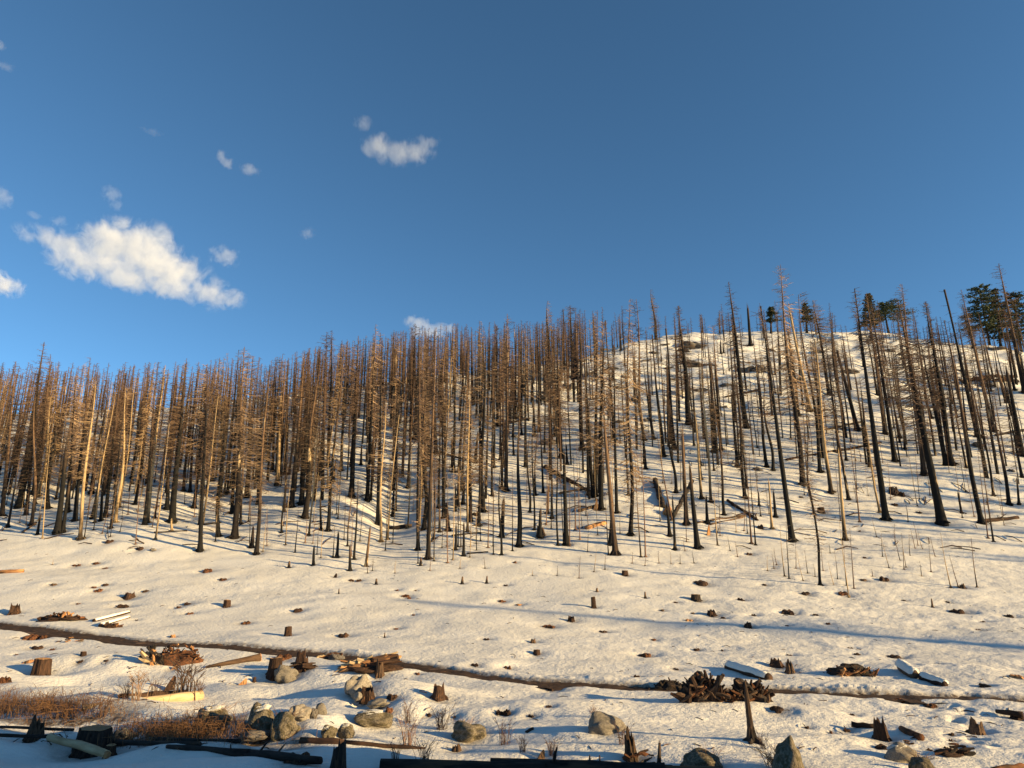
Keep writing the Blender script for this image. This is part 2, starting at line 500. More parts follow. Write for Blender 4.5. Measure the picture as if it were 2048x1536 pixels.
def build_protos():
    for i in range(6):        # tall scorched fir, short dense dead limbs
        proto(('fir', i), 20, .20, trunk_mesh('trunk', M[('bark_mid', 'bark_brown', 'bark_mid', 'bark_black', 'bark_brown', 'bark_mid')[i]], 20, .20, 10 + i, crook=.06 + .04 * (i % 3)),
              crown_mesh('crown', M[('twig', 'twig_dark', 'twig_dark', 'twig_dark', 'twig', 'twig_pale')[i]], 20, .20, 20 + i, 270 + 45 * i, .36 - .05 * i, (1.3, 1.7, 1.2, 1.9, 1.5, 1.1)[i], .5, (.35, .1, .5, .3, .2, .45)[i], 4, 1.0))
    for i in range(4):        # heavy pine, black foot and ragged limbs
        proto(('big', i), 22, .38, trunk_mesh('trunk', M[('bark_black', 'bark_mid', 'bark_black', 'bark_mid')[i]], 22, .38, 30 + i, top_r=.03, taper=.75),
              crown_mesh('crown', M['twig_dark'], 22, .38, 40 + i, 400 + 40 * i, .18 + .05 * i, (2.0, 1.6, 2.4, 2.1)[i], .5, .25, 4, 1.1))
    for i in range(5):        # slender pole-like tree
        proto(('slim', i), 16, .10, trunk_mesh('trunk', M[('bark_brown', 'bark_mid', 'bark_black', 'bark_brown', 'bark_mid')[i]], 16, .10, 50 + i, crook=.06 + .02 * i, sides=7, taper=.7),
              crown_mesh('crown', M[('twig', 'twig_dark')[i % 2]], 16, .10, 60 + i, 130 + 40 * i, .40 - .06 * i, .9, .4, .3, 3, .95))
    for i in range(3):        # bark shed, pale wood
        proto(('pale', i), 16, .11, trunk_mesh('trunk', M['bark_pale'], 16, .11, 70 + i, crook=.12, sides=7, taper=.65),
              crown_mesh('crown', M['twig_pale'], 16, .11, 80 + i, 150 + 50 * i, .30, .9, .5, .1, 3, .9))
    for i in range(5):        # charred stem almost without limbs
        proto(('bare', i), 18, .20, trunk_mesh('trunk', M['bark_black'], 18, .20, 90 + i, crook=.04 + .03 * (i % 3), top_r=(.03, .06, .04, .08, .03)[i], taper=.78),
              crown_mesh('crown', M['twig_dark'], 18, .20, 100 + i, (120, 170, 240, 70, 200)[i], (.45, .6, .35, .3, .5)[i], .9, .3, .2, 2))
    for i in range(2):        # densely twigged brown tree
        proto(('bushy', i), 17, .22, trunk_mesh('trunk', M['bark_mid'], 17, .22, 110 + i),
              crown_mesh('crown', M['twig'], 17, .22, 120 + i, 520, .22, 2.3, .6, .3, 5, 1.0))
    for i in range(4):        # broken-off snag
        proto(('snag', i), 6, .24, trunk_mesh('trunk', M[('bark_black', 'bark_black', 'bark_black', 'bark_brown')[i]], 6, .24, 130 + i, True, rings=11, crook=.08, flare=.4), None)
    proto(('palesnag', 0), 6, .24, trunk_mesh('trunk', M['bark_pale'], 6, .24, 140, True, rings=11, crook=.12), None)
    for i in range(4):        # thin dead sapling
        proto(('thin', i), 7, .040, trunk_mesh('trunk', M[('sapling', 'bark_mid', 'sapling', 'bark_brown')[i]], 7, .040, 150 + i, crook=.035, sides=5, rings=10, flare=.3, top_r=.01),
              crown_mesh('crown', M['twig'], 7, .040, 160 + i, 80, .22, .40, .3, .0, 2, .6))
    proto(('palethin', 0), 7, .040, trunk_mesh('trunk', M['bark_pale'], 7, .040, 170, crook=.05, sides=5, rings=10, flare=.3, top_r=.01),
          crown_mesh('crown', M['twig_pale'], 7, .040, 171, 30, .3, .40, .3, -.2, 2, .6))
build_protos()

KIND_CAT = {'snag': 'snag', 'palesnag': 'snag', 'thin': 'sapling', 'palethin': 'sapling'}
KIND_NAME = {'snag': 'charred_snag', 'palesnag': 'pale_snag', 'thin': 'dead_sapling', 'palethin': 'dead_sapling'}
_trd = random.Random(77)
N_IND = 0

def place_tree(kind, base, top=None, height=None, lean=0.0, width=None, label='', group=None, var=None):
    """stand a burnt tree on the snow; base is a world point, top fixes its lean and height"""
    opts = [k for k in PROTO if k[0] == kind]
    key = opts[(_trd.randrange(len(opts)) if var is None else var) % len(opts)]
    Ht, r0, tm, cm = PROTO[key]
    x, y, z = base
    if top is not None:
        tx, tz = ray(*top)
        dx = y * tx - x; dz = y * tz - z
        lean = math.atan2(dx, dz); height = math.hypot(dx, dz)
    sz = height / Ht
    if width and kind in ('thin', 'palethin'): width *= .75
    rr = width * 0.42 if width else r0 * (0.55 + 0.45 * sz) * _trd.uniform(.8, 1.15)
    sx = min(max(rr / r0, .45), 2.2)
    sx = max(sx, sz * .45)
    o = thing(KIND_NAME.get(kind, 'burnt_tree'), label, KIND_CAT.get(kind, 'tree'), (x, y, z - 0.03), group)
    rot = Matrix.Rotation(lean, 3, 'Y') @ Matrix.Rotation(_trd.uniform(-.012, .012), 3, 'X') @ Matrix.Rotation(_trd.uniform(0, 6.28), 3, 'Z')
    o.rotation_euler = rot.to_euler()
    o.scale = (sx, sx, sz)
    link('trunk', tm, o)
    if cm is not None:
        # limbs keep their own proportion to the height, whatever the girth
        c = link('crown', cm, o); c['kind'] = 'stuff'
        k = (0.5 * sx + 0.5 * sz) / sx
        c.scale = (k, k, 1)
    DENTS.append((x, y, max(rr * 3.2, .35), 0.14))
    return o

# ------------------------------------------------------------------ where the trees stand: foot and tip as seen in the photograph
# foot x, foot y, tip x, tip y, kind, width in px (0: by kind), label ('' : shared by its part of the wood)
TREES = [
 (39, 1012, 90, 684, 'big', 15, 'thick black-footed pine at the left edge rising highest above the left stand'),
 (63, 1048, 74, 789, 'slim', 8, 'straight brown pole tree just right of the thick black-footed left pine'),
 (115, 1063, 133, 904, 'snag', 14, 'stout brown snag with a pale snapped tip at the front of the left stand'),
 (126, 1061, 139, 971, 'snag', 9, 'short leaning snag hugging the stout snag with the pale snapped tip'),
 (160, 1076, 189, 759, 'pale', 9, 'tall trunk with a long cream strip at the left front of the open snow'),
 (85, 1076, 103, 870, 'palethin', 4, 'thin pale leaning stem at the foot of the left stand'),
 (16, 1052, 39, 915, 'slim', 6, ''),
 (75, 1067, 82, 1030, 'snag', 6, 'knee-high broken stub among the leftmost front trees'),
 (222, 1054, 249, 810, 'bare', 6, 'dark thin tree leaning right beside the long cream trunk pair'),
 (231, 1043, 255, 774, 'pale', 8, 'bright yellow peeled trunk second from the left among the pale ones'),
 (202, 1039, 205, 971, 'snag', 8, 'upright grey snag left of the bright yellow peeled trunk'),
 (183, 985, 220, 756, 'big', 10, ''),
 (211, 1031, 240, 756, 'fir', 9, ''),
 (4, 1030, 31, 721, 'fir', 10, 'leftmost tall brown fir cut by the picture edge'),
 (52, 1030, 82, 735, 'fir', 9, ''),
 (68, 985, 102, 708, 'big', 10, ''), (150, 1040, 181, 714, 'fir', 10, 'tall slim-topped fir standing clear of the left skyline trees'),
 (135, 1022, 151, 748, 'bushy', 10, 'shaggy dark-topped fir behind the stout snag with pale tip'),
 (95, 1015, 115, 724, 'fir', 10, ''), (77, 990, 106, 790, 'pale', 8, 'leaning trunk with two cream patches behind the left pines'),
 (400, 1099, 415, 740, 'fir', 11, 'lone front fir with a pale lit stem and wide dark foot on the snow edge'),
 (469, 1073, 488, 693, 'fir', 15, 'stout brown fir right of the lone front fir, flared black foot'),
 (344, 1042, 371, 727, 'big', 15, 'thick black pine with a golden stripe down its right side'),
 (311, 1078, 340, 846, 'palethin', 6, 'bent peeled stem with dark foot in front of the black striped pine'),
 (437, 1070, 445, 800, 'fir', 10, 'brown fir between the lone front fir and the stout brown fir'),
 (431, 1082, 435, 1012, 'thin', 4, ''),
 (271, 1087, 281, 960, 'thin', 3, 'wispy bent sapling alone before the left stand'),
 (344, 1061, 344, 1038, 'palesnag', 5, 'little pale stub in a dark melt ring before the striped pine'),
 (388, 1013, 409, 831, 'fir', 9, ''),
 (289, 1048, 316, 723, 'fir', 9, ''), (295, 1043, 329, 729, 'pale', 8, 'pale-footed brown fir leaning right beside its darker twin'),
 (334, 1016, 337, 958, 'snag', 11, 'broad brown snag half hidden behind the bent peeled stem'),
 (256, 1028, 262, 958, 'thin', 3, ''), (464, 1025, 478, 740, 'bare', 9, ''), (481, 1045, 490, 860, 'slim', 6, ''),
 (497, 1042, 506, 930, 'thin', 4, ''), (499, 1093, 503, 948, 'thin', 3, 'thin straight sapling touching the short black post snag'),
 (505, 1093, 507, 1055, 'snag', 6, 'short black post snag at the snow edge below the left stand'),
 (380, 982, 390, 780, 'bare', 7, ''), (367, 980, 384, 760, 'fir', 7, ''), (494, 992, 505, 711, 'big', 11, ''),
 (455, 985, 476, 699, 'bare', 6, 'dark crooked-topped tree standing out of the left canopy'),
 (440, 990, 454, 706, 'fir', 8, ''), (425, 960, 440, 720, 'bushy', 7, ''), (405, 985, 413, 728, 'bushy', 9, ''),
 (513, 1106, 537, 742, 'fir', 10, 'golden lit fir with a snapped pale side strip at the edge of the gully snow'),
 (610, 1033, 634, 755, 'fir', 14, 'thick brown fir in the middle of the left centre, black broad foot'),
 (603, 1006, 620, 748, 'big', 12, ''), (583, 1012, 610, 699, 'fir', 12, 'slender-tipped fir above the left centre canopy'),
 (571, 1089, 582, 950, 'palethin', 4, ''), (627, 1129, 628, 1094, 'snag', 4, 'thin short black post second from the left on the open snow'),
 (700, 1139, 700, 1092, 'snag', 6, 'black post snag standing furthest out on the snow below the gully'),
 (578, 1134, 579, 1122, 'snag', 4, 'ankle-high leaning stub left of the black posts'),
 (708, 1117, 717, 958, 'bare', 6, 'dark limbless pole at the mouth of the gully'),
 (732, 1131, 740, 1058, 'snag', 6, 'black snag with an orange snapped tip by the gully mouth'),
 (674, 1112, 677, 1067, 'snag', 8, 'thick black post between saplings at the snow edge'),
 (666, 1112, 669, 1050, 'thin', 4, ''), (634, 1107, 639, 1045, 'thin', 3, ''), (590, 1104, 596, 1020, 'thin', 4, ''), (610, 1085, 615, 1030, 'thin', 4, ''),
 (656, 1060, 686, 689, 'fir', 9, 'tall leaning fir with a thin double tip left of the gully'),
 (703, 992, 717, 671, 'big', 13, 'broad fuzzy-topped pine left of the gully'),
 (734, 999, 751, 646, 'fir', 10, 'spire-topped fir tallest on the left of the gully'),
 (647, 975, 648, 918, 'snag', 5, ''), (642, 1058, 641, 998, 'snag', 6, 'dark snag with a ragged base among the gully saplings'),
 (554, 968, 560, 867, 'palesnag', 10, 'broad whitish snag lit like a post inside the left centre stand'),
 (517, 1006, 524, 760, 'fir', 9, ''), (563, 1063, 570, 950, 'slim', 5, ''), (657, 931, 664, 660, 'fir', 9, 'tallest pointed tree on the skyline left of the gully'),
 (645, 925, 654, 664, 'fir', 8, ''), (676, 1036, 681, 912, 'palethin', 4, ''), (695, 1090, 703, 975, 'slim', 4, ''),
 (757, 1046, 763, 700, 'big', 10, ''), (503, 1092, 506, 1055, 'snag', 6, ''), (682, 940, 693, 682, 'fir', 8, ''),
 (560, 950, 571, 718, 'fir', 7, ''), (545, 940, 554, 713, 'fir', 7, ''), (570, 945, 577, 720, 'bare', 6, ''),
 (856, 1116, 872, 652, 'fir', 11, 'very tall yellow-stemmed fir in front of the central cluster'),
 (775, 1078, 797, 829, 'palethin', 8, 'white peeled leaning trunk under a cloud of brown twigs in the gully'),
 (785, 1030, 800, 795, 'bushy', 6, 'brown twiggy tree whose crown hangs over the white peeled trunk'),
 (762, 1081, 768, 800, 'pale', 7, 'dark-footed tree with drooping pale limbs left of the white peeled trunk'),
 (754, 1047, 757, 900, 'bare', 8, ''), (836, 1098, 838, 668, 'fir', 9, 'tall straight fir just left of the yellow-stemmed one'),
 (941, 1040, 941, 797, 'bushy', 9, 'dark fuzzy tree with a rounded top in the centre'),
 (967, 1022, 963, 641, 'fir', 11, 'tall fir with a flared lit foot right of the fuzzy dark tree'),
 (1003, 1108, 1000, 911, 'slim', 6, 'orange-lit slim tree with a dark root mound at the snow edge'),
 (984, 990, 985, 720, 'slim', 6, ''), (961, 963, 958, 657, 'fir', 9, ''), (927, 1110, 928, 1048, 'snag', 6, 'brown post snag left of a pair of thin pale stems'),
 (911, 1098, 912, 1052, 'snag', 7, 'dark short post beside the brown post snag'), (906, 1119, 908, 930, 'palethin', 4, ''),
 (831, 876, 838, 680, 'big', 12, 'thick black trunk standing high above the gully'),
 (907, 942, 909, 647, 'fir', 8, ''), (918, 942, 936, 682, 'bare', 8, ''), (816, 1056, 823, 883, 'palethin', 6, 'fuzzy pale sapling standing in the shaded gully'),
 (868, 1121, 873, 905, 'thin', 4, ''), (895, 1124, 896, 1022, 'thin', 4, ''), (879, 1062, 879, 1016, 'snag', 5, ''),
 (841, 1130, 842, 1115, 'snag', 4, 'tiny black stub below the gully mouth'), (836, 1126, 838, 930, 'thin', 3, ''), (839, 1051, 843, 800, 'pale', 5, ''),
 (791, 1019, 796, 905, 'bare', 6, ''), (868, 1076, 871, 900, 'slim', 5, ''), (890, 1033, 893, 800, 'slim', 5, ''), (886, 1035, 884, 760, 'bare', 6, ''),
 (916, 1092, 918, 945, 'thin', 4, ''), (941, 1092, 942, 1000, 'thin', 3, ''), (961, 1080, 960, 985, 'thin', 3, ''), (976, 1094, 977, 985, 'thin', 4, ''), (986, 1091, 986, 990, 'thin', 3, ''),
 (911, 1021, 911, 972, 'snag', 5, ''), (823, 860, 831, 647, 'fir', 8, ''), (782, 850, 789, 663, 'fir', 8, ''), (795, 845, 802, 661, 'fir', 9, ''),
 (886, 870, 890, 650, 'fir', 9, ''), (995, 850, 993, 652, 'big', 8, ''), (1012, 980, 1015, 627, 'fir', 10, 'tall brown fir left of the broken black column'),
 (872, 905, 862, 668, 'fir', 10, ''), (858, 930, 852, 672, 'big', 10, ''), (850, 950, 846, 690, 'fir', 8, ''),
 (1038, 1090, 1038, 824, 'bare', 13, 'thick black column with a blunt broken top and spreading dark foot'),
 (1231, 1107, 1210, 866, 'snag', 13, 'leaning black snag with a cream split along its upper right'),
 (1133, 1087, 1128, 917, 'snag', 12, 'thick flat-topped black snag with thin stems on both sides'),
 (1139, 1090, 1138, 960, 'thin', 4, ''), (1116, 1089, 1109, 800, 'slim', 5, 'tall thin stem left of the flat-topped black snag'), (1127, 1087, 1119, 925, 'thin', 4, ''),
 (1202, 1017, 1206, 644, 'bushy', 12, 'large shaggy fir with golden twigs right of centre'),
 (1190, 990, 1195, 620, 'fir', 11, ''), (1186, 988, 1169, 729, 'bare', 10, 'dark leaning tree at the left side of the shaggy golden fir'),
 (1177, 941, 1172, 780, 'bare', 7, ''), (1164, 897, 1157, 627, 'fir', 11, 'fir with a pale chip at its foot halfway up the slope'),
 (1122, 914, 1113, 693, 'bushy', 10, 'brown tufted tree with a wide twiggy shoulder on the upper slope'),
 (1151, 1059, 1146, 905, 'thin', 5, ''), (1104, 1034, 1103, 963, 'snag', 7, ''), (1095, 1025, 1097, 972, 'snag', 7, ''),
 (1060, 1023, 1058, 860, 'slim', 6, ''), (1069, 1058, 1066, 785, 'slim', 5, ''), (1025, 1101, 1024, 940, 'thin', 4, 'thin stem left of the thick black column'),
 (1097, 760, 1097, 602, 'fir', 10, 'pointed fir that tops the central skyline'), (1146, 755, 1140, 609, 'fir', 10, 'fuzzy skyline fir right of the pointed central one'),
 (1228, 879, 1211, 640, 'bare', 8, ''), (1089, 904, 1092, 720, 'bare', 5, ''), (1078, 861, 1075, 642, 'bare', 7, ''),
 (1226, 759, 1225, 735, 'snag', 8, ''), (1242, 700, 1239, 627, 'fir', 5, 'small fir standing on the left shoulder of the bare summit'),
 (1217, 1109, 1208, 985, 'thin', 4, ''), (1129, 732, 1126, 618, 'bare', 6, ''),
 (1261, 1068, 1258, 598, 'fir', 10, 'very tall thin fir rising from the snow edge right of the cream-split snag'),
 (1282, 1113, 1269, 915, 'thin', 5, 'left one of the pinkish twiggy sapling pair at the snow edge'),
 (1291, 1113, 1282, 881, 'thin', 5, 'right one of the pinkish twiggy sapling pair at the snow edge'),
 (1373, 1047, 1365, 873, 'snag', 11, 'pale-streaked snag behind the orange-topped one'),
 (1395, 1094, 1381, 945, 'snag', 13, 'thick black snag with a bright orange broken top'),
 (1350, 1098, 1345, 1000, 'snag', 6, 'thin black snag with a pale tip left of the orange-topped one'),
 (1344, 1039, 1314, 868, 'thin', 6, 'thin black pole leaning far left over the fallen logs'),
 (1327, 911, 1303, 669, 'bare', 10, 'dark limbless tree leaning left on the middle slope'),
 (1378, 847, 1358, 611, 'big', 14, 'heavy black pine with a blunt top in the middle of the bare slope'),
 (1288, 879, 1269, 598, 'slim', 8, 'long straight dark tree reaching the sky left of the summit'),
 (1307, 877, 1286, 730, 'bare', 8, 'black kinked tree beside the dark limbless leaning one'),
 (1348, 896, 1331, 658, 'bare', 10, ''), (1352, 983, 1337, 809, 'slim', 8, 'brown stem rising behind the thin black leaning pole'),
 (1403, 996, 1390, 841, 'palesnag', 6, 'grey snag with a pale right edge above the orange-topped one'),
 (1422, 1002, 1403, 726, 'pale', 7, 'long pale leaning stem on the middle of the slope'),
 (1448, 1028, 1429, 801, 'slim', 7, 'straight brown stem with a low crossing log at its foot'),
 (1429, 903, 1421, 741, 'snag', 10, 'broad blunt grey-brown snag on the middle slope'),
 (1442, 898, 1425, 651, 'slim', 8, ''), (1492, 854, 1458, 562, 'big', 13, 'large shaggy pine with a thin spire left of the tallest right trees'),
 (1475, 932, 1464, 798, 'snag', 8, 'clean black snag with a rounded tip on the right slope'),
 (1501, 690, 1495, 617, 'snag', 8, 'black snag standing alone against the sky on the summit'),
 (1490, 994, 1469, 762, 'slim', 9, 'pale brown leaning stem with twigs low down on the right slope'),
 (1503, 1086, 1490, 900, 'thin', 6, ''), (1435, 1090, 1426, 985, 'palethin', 5, 'pale thin stem with a dark foot right of the orange-topped snag'),
 (1405, 664, 1403, 630, 'fir', 4, 'tiny conical fir on the bare summit edge'), (1439, 664, 1439, 620, 'fir', 4, 'small flat-limbed dead tree on the bare summit'),
 (1442, 707, 1441, 684, 'snag', 5, ''), (1447, 705, 1446, 687, 'snag', 4, ''), (1378, 798, 1372, 745, 'bushy', 8, ''),
 (1312, 679, 1303, 579, 'fir', 7, 'pale silver tree with a drooping top on the left of the summit'),
 (1456, 888, 1450, 817, 'palethin', 4, ''), (1511, 1089, 1499, 905, 'thin', 5, ''),
 (1584, 1080, 1520, 613, 'bare', 14, 'big charred trunk leaning left with a shaggy middle, right of the slope centre'),
 (1640, 1169, 1611, 865, 'slim', 7, 'long thin black pole standing furthest down the right snow'),
 (1606, 967, 1558, 529, 'fir', 13, 'tallest spire of the right slope, its tip high against the sky'),
 (1662, 983, 1628, 680, 'pale', 10, 'dark trunk with a cream lower half and black foot'),
 (1690, 1078, 1678, 914, 'palesnag', 9, 'pale leaning broken trunk with a splintered top and black base'),
 (1772, 1038, 1706, 578, 'bare', 15, 'big black leaning pine with a bare lower trunk left of the largest one'),
 (1697, 1191, 1679, 1040, 'palethin', 4, 'nearest of three thin saplings under the pale broken trunk'),
 (1708, 1176, 1699, 1055, 'thin', 4, 'right-hand one of three thin saplings under the pale broken trunk'),
 (1693, 1170, 1686, 1080, 'thin', 3, 'left-hand one of three thin saplings under the pale broken trunk'),
 (1578, 1156, 1573, 1042, 'thin', 4, ''), (1569, 1151, 1560, 1050, 'palethin', 4, 'straight pale sapling below the big charred shaggy trunk'),
 (1628, 1027, 1608, 840, 'slim', 6, ''), (1640, 943, 1600, 586, 'slim', 9, 'thin tree with a needle-fine tip between the tallest spire and the cream-footed trunk'),
 (1646, 914, 1628, 685, 'bare', 9, ''), (1715, 859, 1677, 710, 'snag', 10, 'plain black leaning trunk on the upper right slope'),
 (1688, 857, 1660, 626, 'slim', 8, ''), (1770, 866, 1731, 586, 'fir', 9, ''), (1719, 1043, 1700, 880, 'thin', 5, ''),
 (1533, 932, 1513, 715, 'slim', 8, ''), (1546, 939, 1528, 764, 'slim', 8, ''),
 (1551, 1032, 1547, 985, 'snag', 8, 'short black post left of the big charred shaggy trunk'),
 (1544, 1056, 1536, 966, 'palesnag', 5, ''), (1518, 1010, 1517, 985, 'snag', 4, ''),
 (1597, 830, 1578, 655, 'bushy', 8, ''), (1659, 790, 1626, 600, 'bushy', 9, 'rusty shaggy fir on the upper right slope'),
 (1620, 821, 1582, 626, 'palesnag', 7, 'silver-grey bent tree behind the tallest spire'),
 (1759, 1023, 1730, 845, 'pale', 6, 'pale brown stem leaning against the big black leaning pine'), (1739, 932, 1722, 780, 'bare', 7, ''),
 (1790, 921, 1741, 604, 'big', 11, 'dark pine leaning left between the two biggest right-hand trunks'),
 (1883, 1045, 1794, 600, 'big', 20, 'largest black trunk on the right, leaning left with a coat of dead twigs'),
 (1848, 948, 1801, 567, 'fir', 12, 'twiggy tree directly behind the largest black trunk'),
 (1963, 1045, 1887, 640, 'slim', 12, 'long brown leaning trunk right of the largest black one'),
 (1987, 1083, 1960, 901, 'thin', 6, 'thin stem reaching lowest near the right edge'), (1976, 1076, 1955, 900, 'thin', 4, ''),
 (1903, 928, 1852, 602, 'big', 13, 'right one of the twin black trunks on the right slope'),
 (1892, 928, 1843, 690, 'bare', 11, 'left one of the twin black trunks, its top snapped short'),
 (1956, 872, 1890, 578, 'bare', 11, 'dark leaning trunk whose tip meets the sky left of the green pines'),
 (1987, 861, 1923, 578, 'fir', 10, 'dead tree with a pale hooked tip in front of the green pines'),
 (2018, 1007, 1985, 786, 'slim', 9, ''), (2045, 910, 2014, 746, 'snag', 11, 'clean black snag by the right picture edge'),
 (2014, 806, 1994, 739, 'snag', 9, 'crooked black stump-like snag with a knobbed top near the right edge'),
 (2038, 1007, 2034, 958, 'snag', 6, ''), (2050, 783, 1996, 527, 'fir', 12, 'tall tree at the right edge with its tip above the green pines'),
 (2029, 779, 2011, 666, 'slim', 7, ''), (1799, 874, 1789, 823, 'snag', 8, 'lone black post between the leaning right-hand trunks'),
 (1863, 835, 1842, 700, 'slim', 6, ''), (1987, 990, 1952, 770, 'slim', 6, ''), (1923, 1025, 1916, 985, 'snag', 4, 'thin waist-high stub right of the largest black trunk'),
 (1901, 1173, 1881, 1065, 'palethin', 4, 'leaning pale sapling low on the right snow'),
 (1954, 1173, 1941, 1074, 'thin', 4, 'rightmost straight sapling low on the right snow'),
 (1916, 1171, 1898, 1109, 'thin', 3, 'short bent sapling next to a small dark stump, lower right'),
 (1947, 695, 1925, 609, 'bushy', 7, 'dead tree with curved bare limbs beside the green pines'),
 (1816, 1043, 1811, 1000, 'thin', 3, ''), (1860, 990, 1853, 930, 'thin', 3, ''), (1748, 905, 1738, 800, 'thin', 4, ''),
 (2020, 650, 2020, 648, 'snag', 3, ''),
]
TREES = [t for t in TREES if t[0:4] != (2020, 650, 2020, 648)]
# brushy saplings scattered over the snow below the right slope
for i, (px_, py_, hpx) in enumerate([(1535, 1140, 30), (1548, 1135, 28), (1553, 1128, 34), (1592, 1135, 50), (1606, 1160, 60), (1615, 1145, 46), (1630, 1152, 26),
        (1646, 1140, 50), (1667, 1169, 48), (1675, 1157, 60), (1660, 1105, 20), (1765, 1112, 46), (1778, 1134, 60), (1790, 1090, 44), (1800, 1120, 60), (1808, 1137, 72),
        (1812, 1133, 60), (1820, 1110, 44), (1830, 1096, 40), (1836, 1090, 48), (1845, 1098, 36), (1862, 1142, 66), (1843, 1151, 30), (1870, 1112, 40), (1753, 1073, 40),
        (1460, 1100, 26), (1475, 1112, 30), (1318, 1125, 24), (1342, 1127, 24), (1360, 1126, 18), (1388, 1125, 24), (1158, 1155, 44), (1188, 1142, 46), (1210, 1137, 30),
        (1175, 1102, 50), (1114, 1150, 20), (1065, 1150, 12), (1745, 1151, 14), (1370, 1101, 20), (1264, 1125, 22), (790, 1145, 26), (735, 1145, 30), (745, 1140, 24),
        (860, 1140, 30), (920, 1135, 24), (970, 1135, 22), (240, 1062, 30), (215, 1065, 26), (105, 1128, 10), (1290, 1130, 18), (1440, 1070, 60), (1488, 1060, 70), (1240, 1065, 50), (1177, 1055, 70)]):
    TREES.append((px_, py_, px_ - (px_ - 1024) * hpx / 5200.0 + _trd.uniform(-.22, .22) * hpx * .6, py_ - hpx, 'thin' if i % 4 else 'palethin', 2.5, ''))

def zone_of(x, y):
    if y < 720 and x > 1180: return ('along the summit skyline', 'summit')
    if x < 520: return ('in the dense stand on the left', 'left stand')
    if x < 770: return ('in the stand left of the gully', 'stand left of the gully')
    if x < 1050: return ('in the central stand right of the gully', 'central stand')
    if x < 1260: return ('on the slope right of the centre', 'centre slope')
    if x < 1520: return ('on the open slope below the bare summit', 'open slope')
    return ('on the right-hand slope', 'right slope')
KIND_WORDS = {'fir': 'scorched brown fir with short dead limbs', 'big': 'heavy scorched pine with ragged limbs', 'slim': 'slender brown burnt tree',
              'pale': 'pale peeled burnt tree', 'bare': 'black nearly limbless burnt tree', 'bushy': 'twiggy brown burnt tree', 'snag': 'short black broken snag',
              'palesnag': 'pale broken snag', 'thin': 'thin brown dead sapling', 'palethin': 'thin pale dead sapling'}

_ENV = ([-100, 0, 250, 420, 520, 620, 720, 800, 1000, 1100, 1300, 1600, 2100], [728, 716, 724, 712, 712, 692, 668, 652, 640, 622, 606, 598, 590])
def under_canopy(p, h, px_, rd_=None):
    """no tree of the filling stands taller than its part of the wood"""
    top = float(np.interp(px_, *_ENV)) + (rd_ or _trd).uniform(0, 34)
    return max(2.0, min(h, p[1] * float(row_slope(top)) - p[2]))

# the rest of the wood, strewn over the same slopes
_fr = random.Random(4242)
def poly_fill(n, xr, yr, hr, kinds, gap):
    out = []; tries = 0
    while len(out) < n and tries < n * 30:
        tries += 1
        px_ = _fr.uniform(*xr); py_ = _fr.uniform(*yr)
        lo = float(np.interp(px_, _skx, _sky)) + 6
        if py_ < lo: continue
        if 690 < px_ < 800 and 1000 < py_ < 1080 and _fr.random() < .8: continue
        if any(abs(px_ - q[0]) < gap and abs(py_ - q[1]) < gap for q in TREES + out): continue
        out.append((px_, py_, None, _fr.uniform(*hr), _fr.choice(kinds), 0, ''))
    return out
FILL = []
FILL += poly_fill(34, (-60, 520), (935, 1050), (7, 15.5), ['fir', 'fir', 'slim', 'pale', 'slim', 'pale', 'slim'], 7)
FILL += poly_fill(12, (-60, 620), (858, 935), (7, 13), ['fir', 'slim', 'slim', 'bare'], 6)
FILL += poly_fill(28, (520, 1010), (900, 1075), (6, 16), ['fir', 'bare', 'slim', 'slim', 'fir', 'pale'], 7)
FILL += poly_fill(20, (680, 1120), (790, 900), (9, 17), ['fir', 'bare', 'slim', 'fir'], 6)
FILL += poly_fill(20, (1010, 1260), (800, 1030), (7, 16), ['fir', 'slim', 'bare', 'slim'], 8)
FILL += poly_fill(30, (1240, 1770), (720, 1000), (6, 15), ['slim', 'bare', 'fir', 'slim'], 11)
FILL += poly_fill(18, (1750, 2060), (720, 960), (7, 15), ['slim', 'bare', 'fir'], 13)
FILL_THIN = []
FILL_THIN += poly_fill(26, (0, 520), (1000, 1075), (2, 6), ['thin', 'palethin', 'thin'], 5)
FILL_THIN += poly_fill(48, (520, 1010), (930, 1115), (2, 7), ['thin', 'palethin', 'thin'], 5)
FILL_THIN += poly_fill(56, (1010, 1500), (850, 1085), (2, 8), ['thin', 'thin', 'palethin'], 6)
FILL_THIN += poly_fill(40, (1500, 2040), (820, 1050), (2, 8), ['thin', 'thin', 'palethin'], 8)
FILL_THIN += poly_fill(26, (520, 1500), (900, 1090), (1, 3.5), ['snag'], 8)

PLACED = []                                      # base point, tip or None, height, kind, width, label, px
for (bx, by, tx, ty, kind, w, lab) in TREES:
    p = ground_at(bx, by); PLACED.append((p, (tx, ty), None, kind, w * px_size(p) if w else None, lab, (bx, by)))
for (bx, by, _, hh, kind, w, lab) in FILL + FILL_THIN:
    p = ground_at(bx, by); PLACED.append((p, None, under_canopy(p, hh, bx), kind, None, lab, (bx, by)))

